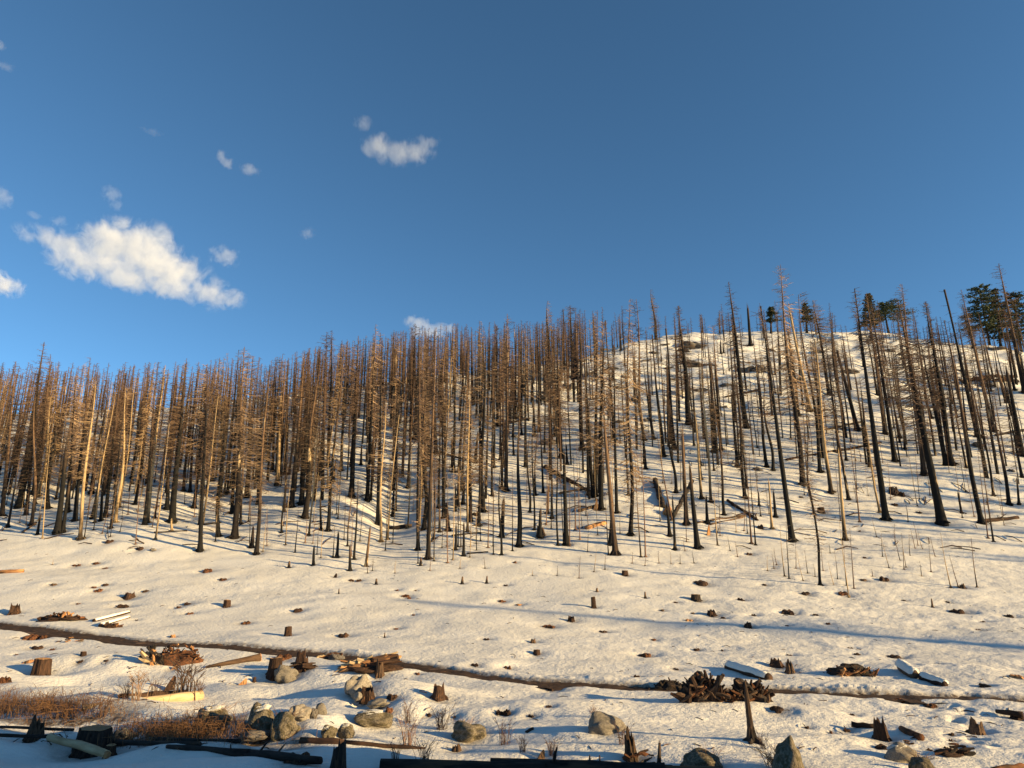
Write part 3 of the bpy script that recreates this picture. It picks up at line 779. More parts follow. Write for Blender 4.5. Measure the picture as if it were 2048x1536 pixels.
# stumps, snags, boulders and scraps of wood on the meadow: x, y of the foot, width, height (px), form, label
STUMPS = [
 (216, 1084, 18, 7, 'low', 'dark root lump just below the left trees'), (278, 1098, 16, 7, 'low', 'dark lump below the bent sapling on the left'),
 (151, 1131, 17, 5, 'low', 'flat brown stump top on the upper left snow, left of a twiggy scrap'), (191, 1127, 17, 5, 'low', 'reddish twiggy wood scrap on the upper left snow'),
 (209, 1136, 13, 4, 'low', ''), (412, 1142, 20, 9, 'low', 'reddish lump highest on the left centre snow'), (445, 1159, 16, 6, 'low', 'reddish lump by a thin yellow reed, left centre'),
 (105, 1169, 15, 5, 'low', ''), (209, 1169, 15, 5, 'low', ''), (186, 1174, 12, 4, 'low', ''), (195, 1182, 17, 9, 'low', 'small jagged root among a loose ring of stump tops on the left'),
 (289, 1182, 14, 5, 'low', ''), (254, 1194, 30, 12, 'split', 'dark jagged root with reddish ends, left upper snow'), (243, 1212, 27, 9, 'low', 'wide orange-brown stump top left of the middle, above the trail'),
 (155, 1207, 10, 4, 'low', ''), (373, 1207, 21, 7, 'low', 'flat red-brown stump top left of a taller dark stump'), (356, 1214, 11, 3, 'low', ''), (451, 1213, 18, 16, 'cut', 'upright dark stump with a reddish right face in a melt ring'),
 (378, 1226, 14, 5, 'low', ''), (490, 1246, 21, 9, 'low', 'reddish block just above the trail on the left'), (22, 1226, 30, 24, 'split', 'pale jagged stump with torn roots at the left edge above the trail'),
 (272, 1240, 8, 3, 'low', ''), (58, 1273, 30, 11, 'low', 'wide red-brown root right below the trail at far left'), (84, 1273, 16, 8, 'low', 'small rusty root beside the wide red-brown one'),
 (70, 1295, 28, 10, 'low', 'dark lump with yellow edges below the trail at far left'), (103, 1298, 10, 4, 'low', ''), (32, 1309, 8, 4, 'low', ''),
 (164, 1310, 15, 11, 'cut', 'small dark stump with an orange right face, left below the trail'), (55, 1321, 22, 7, 'orange', 'bright orange wood slab behind the big left stump'),
 (72, 1350, 42, 38, 'cut', 'big dark flat-topped stump on the left snow casting a shadow'), (211, 1321, 13, 6, 'low', ''), (159, 1323, 12, 4, 'low', ''), (5, 1362, 24, 20, 'low', 'rusty lump cut by the left picture edge'),
 (344, 1274, 14, 11, 'orange', 'orange block perched on the trail bank'), (480, 1366, 18, 14, 'shard', 'upright orange shard leaning right on the lower left snow'),
 (508, 1360, 8, 9, 'cut', 'tiny upright wood block left of the rocky stump group'), (344, 1337, 14, 9, 'shard', 'small yellow shard below the bark mound'),
 (330, 1379, 26, 28, 'shard', 'dark triangular slab standing behind the twiggy bushes'),
 (668, 1154, 10, 8, 'shard', 'dark stick tilted out of the snow below the gully'), (702, 1160, 12, 5, 'low', ''), (717, 1160, 13, 5, 'low', ''),
 (752, 1169, 7, 12, 'post', 'pale short post on the upper middle snow'), (677, 1188, 4, 11, 'post', ''), (811, 1191, 18, 6, 'low', 'reddish stump top on the upper middle snow'),
 (794, 1180, 8, 3, 'low', ''), (818, 1195, 8, 3, 'low', ''), (831, 1181, 6, 2, 'low', ''), (924, 1167, 7, 14, 'post', 'short leaning post left of its straight neighbour, upper centre snow'),
 (973, 1166, 6, 14, 'post', 'short straight pale post, upper centre snow'), (1011, 1170, 12, 4, 'low', ''), (1004, 1202, 17, 6, 'low', 'orange-topped stump right of the upper centre posts'),
 (594, 1221, 21, 9, 'low', 'dark-sided stump top in the middle left, above the tilted block'), (827, 1229, 6, 3, 'low', ''), (574, 1270, 18, 21, 'cut', 'tilted orange-faced stump block above the trail'),
 (685, 1271, 25, 11, 'low', 'dark low stump with an orange centre above the trail'), (793, 1257, 15, 5, 'low', ''), (973, 1277, 15, 4, 'low', ''), (769, 1274, 4, 10, 'post', ''),
 (950, 1330, 20, 10, 'low', 'dark red lump on the trail bank in the middle'), (545, 1350, 34, 36, 'cut', 'left stump of the rocky group, reddish split bark'),
 (598, 1336, 40, 42, 'split', 'tall torn stump of the rocky group, spreading dark roots'), (562, 1316, 34, 16, 'low', 'low reddish stump at the trail edge behind the rocky group'),
 (758, 1350, 24, 34, 'split', 'torn upright stub at the right end of the splintered logs'), (732, 1395, 40, 26, 'split', 'dark torn root in front of the pointed boulder'),
 (835, 1346, 12, 5, 'low', ''), (876, 1393, 36, 32, 'split', 'orange-faced stump with a splintered top right of the pointed boulder'), (784, 1391, 26, 7, 'low', 'flat black scrap right of the pointed boulder'),
 (777, 1421, 19, 14, 'low', 'red-brown lump above the long flat rock'), (858, 1429, 12, 4, 'low', 'small dark hole-like stump top right of the long flat rock'), (908, 1433, 8, 4, 'low', ''),
 (998, 1423, 18, 11, 'low', 'left one of two dark red chunks on the centre snow'), (1015, 1424, 18, 13, 'low', 'right one of two dark red chunks on the centre snow'),
 (1063, 1431, 16, 9, 'low', 'snow-rimmed black scrap right of the two dark red chunks'),
 (912, 1499, 30, 18, 'split', 'snapped stump with a leaning splinter at the edge of the shade'), (592, 1520, 64, 34, 'low', 'wide black rotten stump in the shaded foreground'),
 (672, 1536, 44, 66, 'split', 'tall jagged black stump in the shaded foreground'), (1082, 1071, 24, 20, 'split', 'pointed dark stump in a melt ring at the edge of the trees'),
 (1251, 1150, 16, 11, 'cut', 'little pale-topped stump right of centre below the trees'), (1405, 1167, 34, 11, 'low', 'wide brown mound in a melt ring on the upper right snow'),
 (1394, 1199, 24, 13, 'cut', 'slanted dark flat-topped stump on the upper right snow'), (1483, 1199, 15, 8, 'low', 'small dark stump right of the slanted flat-topped one'),
 (1188, 1214, 12, 23, 'cut', 'tallest dark stump right of centre throwing a long shadow'), (1194, 1183, 7, 8, 'post', ''), (1291, 1196, 6, 13, 'post', 'short pale post between two dark stumps, right of centre'),
 (1352, 1204, 10, 4, 'low', ''), (1426, 1229, 27, 14, 'split', 'ragged black stump on the right centre snow'), (1379, 1240, 19, 6, 'orange', 'orange flat stump top left of the ragged black one'),
 (1447, 1234, 11, 4, 'low', ''), (1325, 1221, 10, 6, 'low', ''), (1386, 1226, 9, 4, 'low', ''), (1508, 1230, 10, 7, 'low', ''), (1498, 1252, 21, 12, 'split', 'dark ragged stump right of the ragged black one, lower'),
 (1143, 1241, 20, 13, 'split', 'small pointed stump inside the long blue shadow band'), (1096, 1252, 30, 8, 'low', 'wide red stump top on the edge of the long blue shadow'),
 (1206, 1263, 20, 7, 'low', 'dark red flat stump below the long blue shadow'), (1066, 1283, 15, 10, 'split', 'small forked stump above a blocky one, centre snow'),
 (1074, 1306, 18, 10, 'cut', 'blocky dark stump on the centre snow above the trail'), (1308, 1278, 12, 3, 'low', ''), (1292, 1308, 29, 8, 'low', 'long red-brown flat stump right of centre above the trail'),
 (1394, 1298, 15, 8, 'low', ''), (1352, 1337, 19, 6, 'low', 'dark scrap above the twin root piles'), (1274, 1350, 15, 6, 'low', ''), (1105, 1375, 32, 8, 'low', 'dark oval stump top just under the trail'),
 (1097, 1411, 18, 9, 'low', 'small dark stump in the snow below the trail, centre'), (1038, 1209, 16, 5, 'orange', 'orange flat stump top right of centre, high on the snow'), (1016, 1336, 17, 10, 'low', 'small lump on the trail bank right of the middle'),
 (1265, 1516, 36, 62, 'split', 'tall dark splintered stump before the big lone boulder'), (1318, 1536, 11, 52, 'post', 'thin black spike by the lower picture edge'),
 (1180, 1523, 6, 17, 'post', 'left one of two thin black pegs at the lower edge'), (1200, 1523, 5, 17, 'post', 'right one of two thin black pegs at the lower edge'),
 (1078, 1518, 20, 22, 'shard', 'grey plank end leaning out of the snow at the lower edge'),
 (1772, 1160, 22, 11, 'low', 'dark lump below the saplings on the right'), (1728, 1160, 15, 5, 'low', ''), (1530, 1169, 11, 4, 'low', ''), (1612, 1187, 22, 8, 'low', 'dark oval lump below the long thin black pole'),
 (1687, 1187, 20, 8, 'low', 'light brown oval lump beside three thin saplings'), (1928, 1175, 15, 10, 'split', 'small dark stump beside a bent sapling, right snow'), (1580, 1225, 28, 13, 'low', 'orange-brown block with a dark left side on the right snow'),
 (1632, 1230, 14, 7, 'low', ''), (1657, 1247, 11, 6, 'low', ''), (1809, 1201, 12, 5, 'low', ''), (1866, 1214, 5, 17, 'post', 'short pale post on the right snow'), (1896, 1204, 11, 5, 'low', ''),
 (1920, 1223, 31, 11, 'low', 'wide dark mound on the far right snow'), (2020, 1232, 24, 9, 'low', 'grey pair of blocks at the right edge'), (1968, 1243, 11, 5, 'low', ''), (1957, 1259, 12, 4, 'low', ''),
 (1575, 1251, 8, 5, 'low', ''), (1702, 1295, 14, 3, 'low', ''), (1715, 1307, 15, 4, 'low', ''), (1793, 1312, 32, 9, 'low', 'wide dark slab on the right snow above the blue shadow'), (1877, 1327, 18, 5, 'low', 'small dark slab inside the blue shadow, right'),
 (1557, 1329, 38, 18, 'split', 'ragged broad stump above the snow-capped log'), (1583, 1342, 24, 26, 'split', 'thin upright stump tip right of the snow-capped log'), (1580, 1309, 15, 5, 'low', ''),
 (2038, 1352, 28, 11, 'orange', 'orange chunk at the right edge above the trail'), (1558, 1416, 34, 11, 'low', 'dark oval hole-like stump right of the twin root piles'),
 (1802, 1398, 26, 8, 'low', 'reddish slab on the near bank of the trail, right'), (1865, 1408, 28, 9, 'low', 'brown slab below the trail, far right'), (2040, 1433, 32, 13, 'low', 'dark slab at the right edge below the trail'),
 (1705, 1428, 13, 5, 'low', ''), (1695, 1458, 16, 7, 'low', 'small dark slab with snow on top, lower right'), (1615, 1453, 11, 5, 'low', ''), (1663, 1463, 8, 4, 'low', ''),
 (1770, 1474, 42, 50, 'split', 'splintered stump with tall spikes on the lower right snow'), (1961, 1462, 40, 34, 'split', 'spiky dark stump in a melt hollow, lower right'),
 (1905, 1466, 13, 6, 'low', ''), (1902, 1479, 9, 4, 'low', ''), (1862, 1498, 17, 9, 'low', 'small dark lump right of the rounded boulder'), (1896, 1494, 14, 8, 'low', ''), (1914, 1492, 14, 9, 'shard', ''),
 (1768, 1492, 30, 14, 'low', 'dark red root chunk above the rounded boulder'), (1965, 1373, 15, 5, 'low', ''),
 (60, 1474, 44, 46, 'split', 'jagged hollow stump in the shade at lower left'), (168, 1497, 84, 44, 'cut', 'big sawn stump in the shade at lower left with spreading roots'), (216, 1503, 26, 20, 'cut', 'small dark sawn stump right of the big sawn one'),
 (1720, 1063, 8, 5, 'low', ''), (1786, 985, 13, 12, 'cut', 'pale little stump uphill of the big black leaning pine'), (1790, 988, 9, 6, 'low', ''), (1793, 985, 18, 12, 'split', 'dark forked stump left of the largest black trunk'),
 (1806, 990, 14, 9, 'low', ''), (1645, 1025, 18, 12, 'cut', 'dark pointed stump under the cream-footed trunk'), (1522, 1057, 15, 13, 'low', ''), (1603, 995, 10, 5, 'low', ''), (1792, 1010, 16, 6, 'low', ''), (1840, 1025, 14, 4, 'low', ''),
 (1500, 1108, 14, 5, 'low', ''), (1030, 1125, 8, 6, 'low', ''), (1730, 1116, 9, 5, 'low', ''), (1445, 1300, 6, 4, 'low', ''), (1338, 1029, 22, 24, 'orange', 'upturned stump with an orange split face among the fallen logs'),
 (1417, 1070, 10, 22, 'shard', 'leaning pale stub right of the orange-topped snag'), (1190, 1020, 10, 24, 'shard', 'pale tilted stub at the foot of the shaggy golden fir'), (952, 1030, 18, 10, 'low', ''), (958, 1040, 10, 10, 'cut', ''),
]
BOULDERS = [ # x, y foot, width, height px, material, form, label
 (304, 1101, 13, 5, 'granite', 0, 'small pale stone below the left trees'), (568, 1357, 46, 26, 'granite', 1, 'rounded tan boulder in front of the rocky stump group'),
 (714, 1384, 68, 42, 'granite', 2, 'pointed tan boulder below the splintered logs'), (714, 1398, 20, 14, 'granite', 0, 'small round stone by the dark torn root'),
 (755, 1411, 48, 13, 'granite', 1, 'narrow flat rock with a lit right end'), (740, 1446, 82, 26, 'lichen', 1, 'long flat grey rock lying in the snow, lower centre'),
 (640, 1424, 24, 24, 'granite', 0, 'small egg-shaped tan stone with a shadowed neighbour'), (627, 1430, 16, 18, 'darkrock', 0, 'small black stone touching the egg-shaped one'),
 (594, 1434, 50, 32, 'granite', 2, 'blocky tan boulder behind the straw-covered one'), (565, 1468, 56, 42, 'lichen', 1, 'straw-covered round boulder at lower left centre'),
 (518, 1462, 62, 56, 'lichen', 1, 'large dark boulder left of the straw-covered one'), (655, 1472, 34, 22, 'lichen', 2, 'rock half under the snow bank, left part'), (688, 1468, 36, 24, 'lichen', 0, 'rock half under the snow bank, right part'),
 (415, 1452, 74, 42, 'lichen', 1, 'mossy boulder in the brush with a patch of snow'), (934, 1478, 78, 34, 'lichen', 1, 'grass-draped hump of rock, lower centre'),
 (1215, 1464, 78, 38, 'granite', 1, 'big lone oval boulder on the lower snow, right of centre'), (1585, 1544, 66, 84, 'lichen', 0, 'tall rounded boulder at the lower edge under the lone pole'),
 (1812, 1518, 58, 34, 'granite', 1, 'rounded boulder with a crack, lower right'), (1852, 1545, 46, 38, 'lichen', 0, 'grassy boulder cut by the lower edge, right'),
 (240, 1476, 48, 26, 'darkrock', 2, 'grey pointed rock in the shade right of the big sawn stump'), (505, 1480, 62, 14, 'darkrock', 1, 'flat grey rock in the shade under the large dark boulder'),
 (668, 1316, 34, 14, 'darkrock', 1, 'dark flat rock left of the splintered logs'), (1413, 1536, 80, 36, 'lichen', 1, 'straw-covered mound at the lower edge'), (455, 1490, 0, 0, 'darkrock', 0, ''),
]
BOULDERS = [b for b in BOULDERS if b[2] > 0]
ROCKS_UP = [(1395, 693, 60, 11), (1370, 703, 40, 9), (1388, 728, 56, 8), (1238, 777, 26, 9), (1268, 803, 22, 10), (1098, 786, 58, 16), (1090, 802, 34, 12), (1137, 778, 34, 20),
 (1095, 888, 46, 13), (1402, 782, 44, 12), (1424, 730, 44, 6), (1492, 744, 44, 18), (1300, 842, 26, 8), (1182, 748, 34, 8), (1226, 738, 32, 6), (1290, 722, 40, 7), (1782, 702, 24, 6),
 (1764, 731, 26, 8), (1522, 742, 30, 14), (1592, 762, 30, 12), (1790, 797, 34, 6), (1622, 792, 26, 8), (1980, 772, 30, 6), (1932, 742, 60, 9), (1990, 697, 60, 8), (1310, 706, 34, 6), (1460, 770, 36, 6),
 (1345, 760, 30, 7), (1206, 700, 20, 6), (1165, 722, 26, 7), (1705, 744, 34, 7), (1850, 712, 30, 5), (1517, 941, 20, 8), (2025, 943, 18, 7), (1958, 893, 26, 9), (1330, 690, 26, 6), (1250, 755, 30, 6), (1545, 700, 30, 6), (1640, 705, 26, 6), (1445, 815, 24, 5), (1240, 845, 26, 6), (1200, 820, 20, 6)]
for (bx, by, w, hh, form, lab) in STUMPS:
    p = ground_at(bx, by - 1); s = px_size(p)
    DENTS.append((p[0], p[1], w * s * .95 + .12, min(.05 + w * s * .12, .18)))
for (bx, by, w, hh, *_r) in BOULDERS:
    p = ground_at(bx, by); s = px_size(p)
    DENTS.append((p[0], p[1] + w * s * .2, w * s * .75, .10))
for q in PLACED:
    r = (q[4] or .3) * .5
    DENTS.append((q[0][0], q[0][1], max(r * 3.0, .3), .05 if q[3] in ('thin', 'palethin') else .15))

# ------------------------------------------------------------------ the snow
def grid_rows():
    ys = np.concatenate([np.arange(1545, 1100, -1.15), np.arange(1100, 640, -1.5)])
    d = np.interp(row_slope(ys), np.maximum.accumulate(FZ[20:] / TY[20:]), TY[20:])
    d = d[(d > 13) & (d < 175)]
    near = np.concatenate([np.linspace(0.4, 12.6, 40)])
    far = np.geomspace(d.max() + .5, 5200, 45)
    return np.concatenate([near, np.unique(np.round(d, 4)), far])

def build_snow():
    fine = np.linspace(-41, 41, 761)
    side = np.concatenate([41 + np.cumsum(np.linspace(.3, 2.9, 60)) * (139 / np.cumsum(np.linspace(.3, 2.9, 60))[-1])])
    az = np.radians(np.concatenate([-side[::-1], fine, side[:-1]]))
    rr = grid_rows()
    R, A = np.meshgrid(rr, az, indexing='ij')
    # rows follow depth in front of the viewer and become circles to the sides
    k = np.where(np.abs(A) < math.radians(55), 1 / np.cos(np.clip(A, -.96, .96)), 1 / math.cos(.96))
    R2 = R * k
    X = R2 * np.sin(A); Y = R2 * np.cos(A)
    Z = H(X, Y)
    # sun cups and wind ripple
    nearm = sstep(9, 13, Y) * (1 - sstep(100, 150, R))
    cup = vn(X * 2.4 + Y * .5, Y * 3.4, 11) * .6 + vn(X * 5.2, Y * 6.5, 12) * .4
    Z += nearm * (0.013 + 0.017 * sstep(-.1, .6, X / np.maximum(Y, 3)) + 0.008 * vn(X / 6, Y / 6, 13)) * cup
    Z += nearm * 0.030 * vn(X * .9 + 3, Y * 1.1, 14)
    # the trail: a trodden trench with heaped crumbly edges
    off = trail_off(X, Y)
    lumps = np.maximum(0, vn(X * 1.3 + Y * .6, Y * 2.3, 15)) * .7 + np.maximum(0, vn(X * 4.7 - Y * 2.1, Y * 6.1 + X * 1.7, 18)) * .5 + np.maximum(0, vn(X * 10.3 + Y * 4, Y * 11.0 - X * 3, 16)) * .5
    inr = (np.abs(X) < 60) & (Y > 8)
    tw = np.interp(X, [-40, -12, -4, 3, 8, 40], [.44, .41, .35, .23, .17, .17])
    wob = .10 * vn(X * .7, Y * .8, 17) + .05 * vn(X * 2.9, Y * 2.7, 20)
    trench = sstep(tw + .22, tw - .05, np.abs(off + wob))
    bermf = np.exp(-((off - tw - .42) / .30) ** 2)
    bermn = np.exp(-((off + tw + .40) / .28) ** 2)
    bh = np.interp(X, [-40, -8, 0, 7, 40], [.05, .06, .07, .10, .10])
    bn = np.interp(X, [-40, -8, 0, 6, 40], [.01, .01, .01, .0, .0])
    Z += np.where(inr, -0.11 * trench + bermf * bh * (.5 + .8 * lumps) * (.75 + .6 * vn(X * .33, Y * .3, 19)) + bermn * bn * (.6 + .7 * lumps), 0)
    soil = np.where(inr, 1.3 * sstep(.25, .8, trench) + .75 * np.exp(-((off - tw - .08) / .16) ** 2) + 1.3 * np.exp(-((Y - 17.0 + .46 * (X + 7.2)) / 1.0) ** 2) * sstep(-3.5, -5, X) * sstep(-20, -16, X) * sstep(-.35, .1, vn(X * .9, Y * 1.5, 31) + .4 * vn(X * 3, Y * 4, 32)), 0)
    # footprints on the right
    fp = [(1905 + 22 * math.sin(i * 1.3) + i * 6.5, 1408 + i * 8.2) for i in range(12)]
    for q in fp:
        p = ground_at(*q); DENTS.append((p[0], p[1], .17, .10))
    # hollows melted round every stem and stone
    azc = az; 
    for (dx, dy, dr, dd) in DENTS:
        a = math.atan2(dx, dy)
        if abs(a) > math.radians(41): continue
        rad = dr * 2.2
        da = rad / max(math.hypot(dx, dy), 1)
        i0 = np.searchsorted(azc, a - da); i1 = np.searchsorted(azc, a + da) + 1
        j0 = np.searchsorted(rr, dy - rad); j1 = np.searchsorted(rr, dy + rad) + 1
        xs = X[j0:j1, i0:i1]; ys = Y[j0:j1, i0:i1]
        q = ((xs - dx) ** 2 + (ys - dy) ** 2) / (dr * dr)
        Z[j0:j1, i0:i1] -= dd * np.exp(-q * 1.4)
        soil[j0:j1, i0:i1] = np.maximum(soil[j0:j1, i0:i1], .85 * np.exp(-q * 2.6) * (.5 + .5 * lumps[j0:j1, i0:i1]))
    Z += np.where(R2 > 500, -(R2 - 500) * .02, 0)
    nr, na = X.shape
    V = np.stack([X, Y, Z], -1).reshape(-1, 3)
    idx = np.arange(nr * na).reshape(nr, na)
    a = idx[:-1, :-1]; b = idx[:-1, 1:]; c = idx[1:, 1:]; d = idx[1:, :-1]
    F = np.stack([a, b, c, d], -1).reshape(-1, 4)
    wrap = np.stack([idx[:-1, -1], idx[:-1, 0], idx[1:, 0], idx[1:, -1]], -1)
    F = np.concatenate([F, wrap])
    me = bpy.data.meshes.new('snow')
    me.vertices.add(len(V)); me.vertices.foreach_set('co', V.astype(np.float32).ravel())
    me.loops.add(len(F) * 4); me.loops.foreach_set('vertex_index', F.astype(np.int32).ravel())
    me.polygons.add(len(F)); me.polygons.foreach_set('loop_start', np.arange(0, len(F) * 4, 4, dtype=np.int32))
    me.polygons.foreach_set('loop_total', np.full(len(F), 4, np.int32))
    me.polygons.foreach_set('use_smooth', np.ones(len(F), bool))
    at = me.attributes.new('soil', 'FLOAT', 'POINT')
    at.data.foreach_set('value', np.clip(soil, 0, 1).astype(np.float32).ravel())
    me.materials.append(M['snow'])
    me.update(); me.validate()
    o = link('snow_ground', me); o['kind'] = 'structure'
    o['label'] = 'old rippled snow over meadow and hillside'
build_snow()

def build_path():
    xs = np.arange(-45, 45, .14); offs = np.linspace(-.62, .62, 11)
    yc = np.interp(xs, _tp[:, 0], _tp[:, 1])
    sl = np.gradient(yc, xs)
    V = []; 
    for x0, y0, s in zip(xs, yc, sl):
        n = math.sqrt(1 + s * s); nx, ny = -s / n, 1 / n
        for o_ in offs:
            V.append((x0 + nx * o_, y0 + ny * o_))
    V = np.array(V)
    Z = H(V[:, 0], V[:, 1]) - 0.055 + .025 * vn(V[:, 0] * 3, V[:, 1] * 4, 21) + .02 * vn(V[:, 0] * 9, V[:, 1] * 9, 22)
    m = len(offs); n = len(xs)
    F = [(i * m + j, (i + 1) * m + j, (i + 1) * m + j + 1, i * m + j + 1) for i in range(n - 1) for j in range(m - 1)]
    me = bpy.data.meshes.new('dirt_path'); me.from_pydata(np.column_stack([V, Z]).tolist(), [], F)
    me.polygons.foreach_set('use_smooth', np.ones(len(F), bool)); me.materials.append(M['dirt'])
    o = link('dirt_path', me); o['kind'] = 'structure'; o['label'] = 'narrow muddy trail trodden through the snow'
build_path()

# ------------------------------------------------------------------ burnt trees
_CUT = (' with ', ' at ', ' just ', ' left ', ' right ', ' in ', ' behind ', ' rising ', ' by ', ' of ', ' on ', ',', ' beside ', ' leaning ', ' standing ', ' among ', ' next ', ' under ', ' whose ',
        ' hugging ', ' cut ', ' that ', ' lit ', ' halfway ', ' above ', ' between ', ' from ', ' reaching ', ' tallest ', ' directly ', ' low ', ' below ', ' over ', ' alone ', ' reaching ', ' touching ', ' inside ', ' furthest ', ' second ')
LANDMARKS = []
for (p, tip, hh, kind, w, lab, px) in PLACED:
    if not lab or kind in ('thin', 'palethin'): continue
    k = min([lab.find(c) for c in _CUT if lab.find(c) > 0] + [len(lab)])
    short = lab[:k]
    if 2 <= len(short.split()) <= 5 and not any(q[1] == short for q in LANDMARKS) and not short.split()[0].endswith('most') and not short.startswith(('one', 'left', 'right')):
        LANDMARKS.append((px, short))
_SEEN = {}
for (p, tip, hh, kind, w, lab, px) in PLACED:
    zt, zg = zone_of(*px)
    plural = {'fir': 'scorched firs', 'big': 'heavy scorched pines', 'slim': 'slender burnt trees', 'pale': 'peeled pale trees', 'bare': 'limbless burnt trees',
              'bushy': 'twiggy burnt trees', 'snag': 'broken black snags', 'palesnag': 'broken pale snags', 'thin': 'dead saplings', 'palethin': 'pale dead saplings'}[kind]
    grp = plural + ', ' + zg
    if not lab:
        words = KIND_WORDS[kind]
        if kind in ('fir', 'slim', 'bare', 'pale', 'bushy', 'big') and hh: words = ('tall ' if hh > 15 else ('short ' if hh < 11 else 'middling ')) + words
        if kind in ('thin', 'palethin') and px[1] > 1095: grp = plural + ' on the open snow'
        words = words.replace(' with short dead limbs', '').replace(' with ragged limbs', '').replace(' nearly limbless burnt tree', ' bare burnt tree')
        L = min(LANDMARKS, key=lambda q: (q[0][0] - px[0]) ** 2 + (1.6 * (q[0][1] - px[1])) ** 2)
        dx, dy = px[0] - L[0][0], px[1] - L[0][1]
        side = 'left' if dx < 0 else 'right'
        near = 'just ' if abs(dx) < 14 else ('' if abs(dx) < 32 else 'well ')
        rel = ('uphill ' if dy < -22 else ('downhill ' if dy > 16 else '')) + near + side + ' of the '
        lab = words + ' ' + rel + L[1]
        if lab in _SEEN: grp = _SEEN[lab]
        else: _SEEN[lab] = grp
    lean = 0.0
    if tip is None:
        lean = _trd.gauss(0, .022)
        if kind in ('slim', 'thin', 'palethin', 'snag'): lean *= 1.8
    place_tree(kind, p, tip, hh, lean, w, lab, grp)

# the crowded back of the wood, stems too many and too far to single out
def far_wood():
    rd = random.Random(991); mb = MB()
    spots = []
    def near_crest(px_):
        lo = float(np.interp(px_, _skx, _sky)); return lo
    for _ in range(380):
        px_ = rd.uniform(-90, 1270); lo = near_crest(px_)
        if px_ > 1000 and rd.random() < .45: continue
        # beyond and just before the crest
        p = ground_at(px_, lo + rd.uniform(3, 60) * (1 if px_ < 900 else .7))
        k = rd.uniform(1.0, 1.22)
        x, y = p[0] * k, p[1] * k
        spots.append((x, y, float(H(x, y)), rd.uniform(6, 15) * (.72 if px_ < 560 else (1.0 if px_ < 1100 else .7))))
    for _ in range(380):
        px_ = rd.uniform(-60, 1230) if rd.random() < .4 else rd.uniform(-60, 640); lo = near_crest(px_)
        p = ground_at(px_, rd.uniform(lo + 20, 1000)); spots.append((p[0], p[1], p[2], rd.uniform(5, 13)))
    for _ in range(240):
        px_ = rd.uniform(600, 1200); p = ground_at(px_, near_crest(px_) + rd.uniform(2, 110)); k = rd.uniform(1.0, 1.06)
        x, y = p[0] * k, p[1] * k; spots.append((x, y, float(H(x, y)), rd.uniform(9, 17)))
    for _ in range(46):
        px_ = rd.uniform(1200, 2060); p = ground_at(px_, near_crest(px_) + rd.uniform(1, 14)); spots.append((p[0] * 1.02, p[1] * 1.02, p[2], rd.uniform(2, 8)))
    for _ in range(230):
        px_ = rd.uniform(1150, 2060); p = ground_at(px_, near_crest(px_) + 12 + 260 * rd.random() ** 1.2); spots.append((p[0], p[1], p[2], rd.uniform(4, 14)))
    for (x, y, z, h) in spots:
        h = under_canopy((x, y, z), h, 1024 + FPX * .98 * x / y, rd)
        r = h * rd.uniform(.007, .013); lx = rd.gauss(0, .02) * h; ly = rd.gauss(0, .02) * h
        hz = [0, .35, .7, 1]; ch = rd.uniform(-.3, .3)
        pts = [(x + lx * q, y + ly * q, z - .3 + (h + .3) * q) for q in hz]
        mb.tube(pts, [r * 1.3, r, r * .6, .02], 5, False, [min(1, max(0, q + ch)) for q in hz])
        n = int(h * rd.uniform(6, 11)); st = rd.uniform(.1, .45)
        for i in range(n):
            q = st + (1 - st) * (i + rd.random()) / n
            L = (.25 + (1 - q) ** .6 * h * .07) * rd.uniform(.3, 1.2); a = rd.uniform(0, 6.28)
            b0 = (x + lx * q, y + ly * q, z + h * q)
            e = (b0[0] + math.cos(a) * L, b0[1] + math.sin(a) * L, b0[2] - L * rd.uniform(-.3, .5))
            mb.tube([b0, e], [.022, .012], 3, False, [1, 1])
    o = link('distant_burnt_trees', mb.mesh('distant_burnt_trees', M['bark_mid']))
    o['kind'] = 'stuff'; o['label'] = 'far mass of burnt stems crowding the ridge'
far_wood()

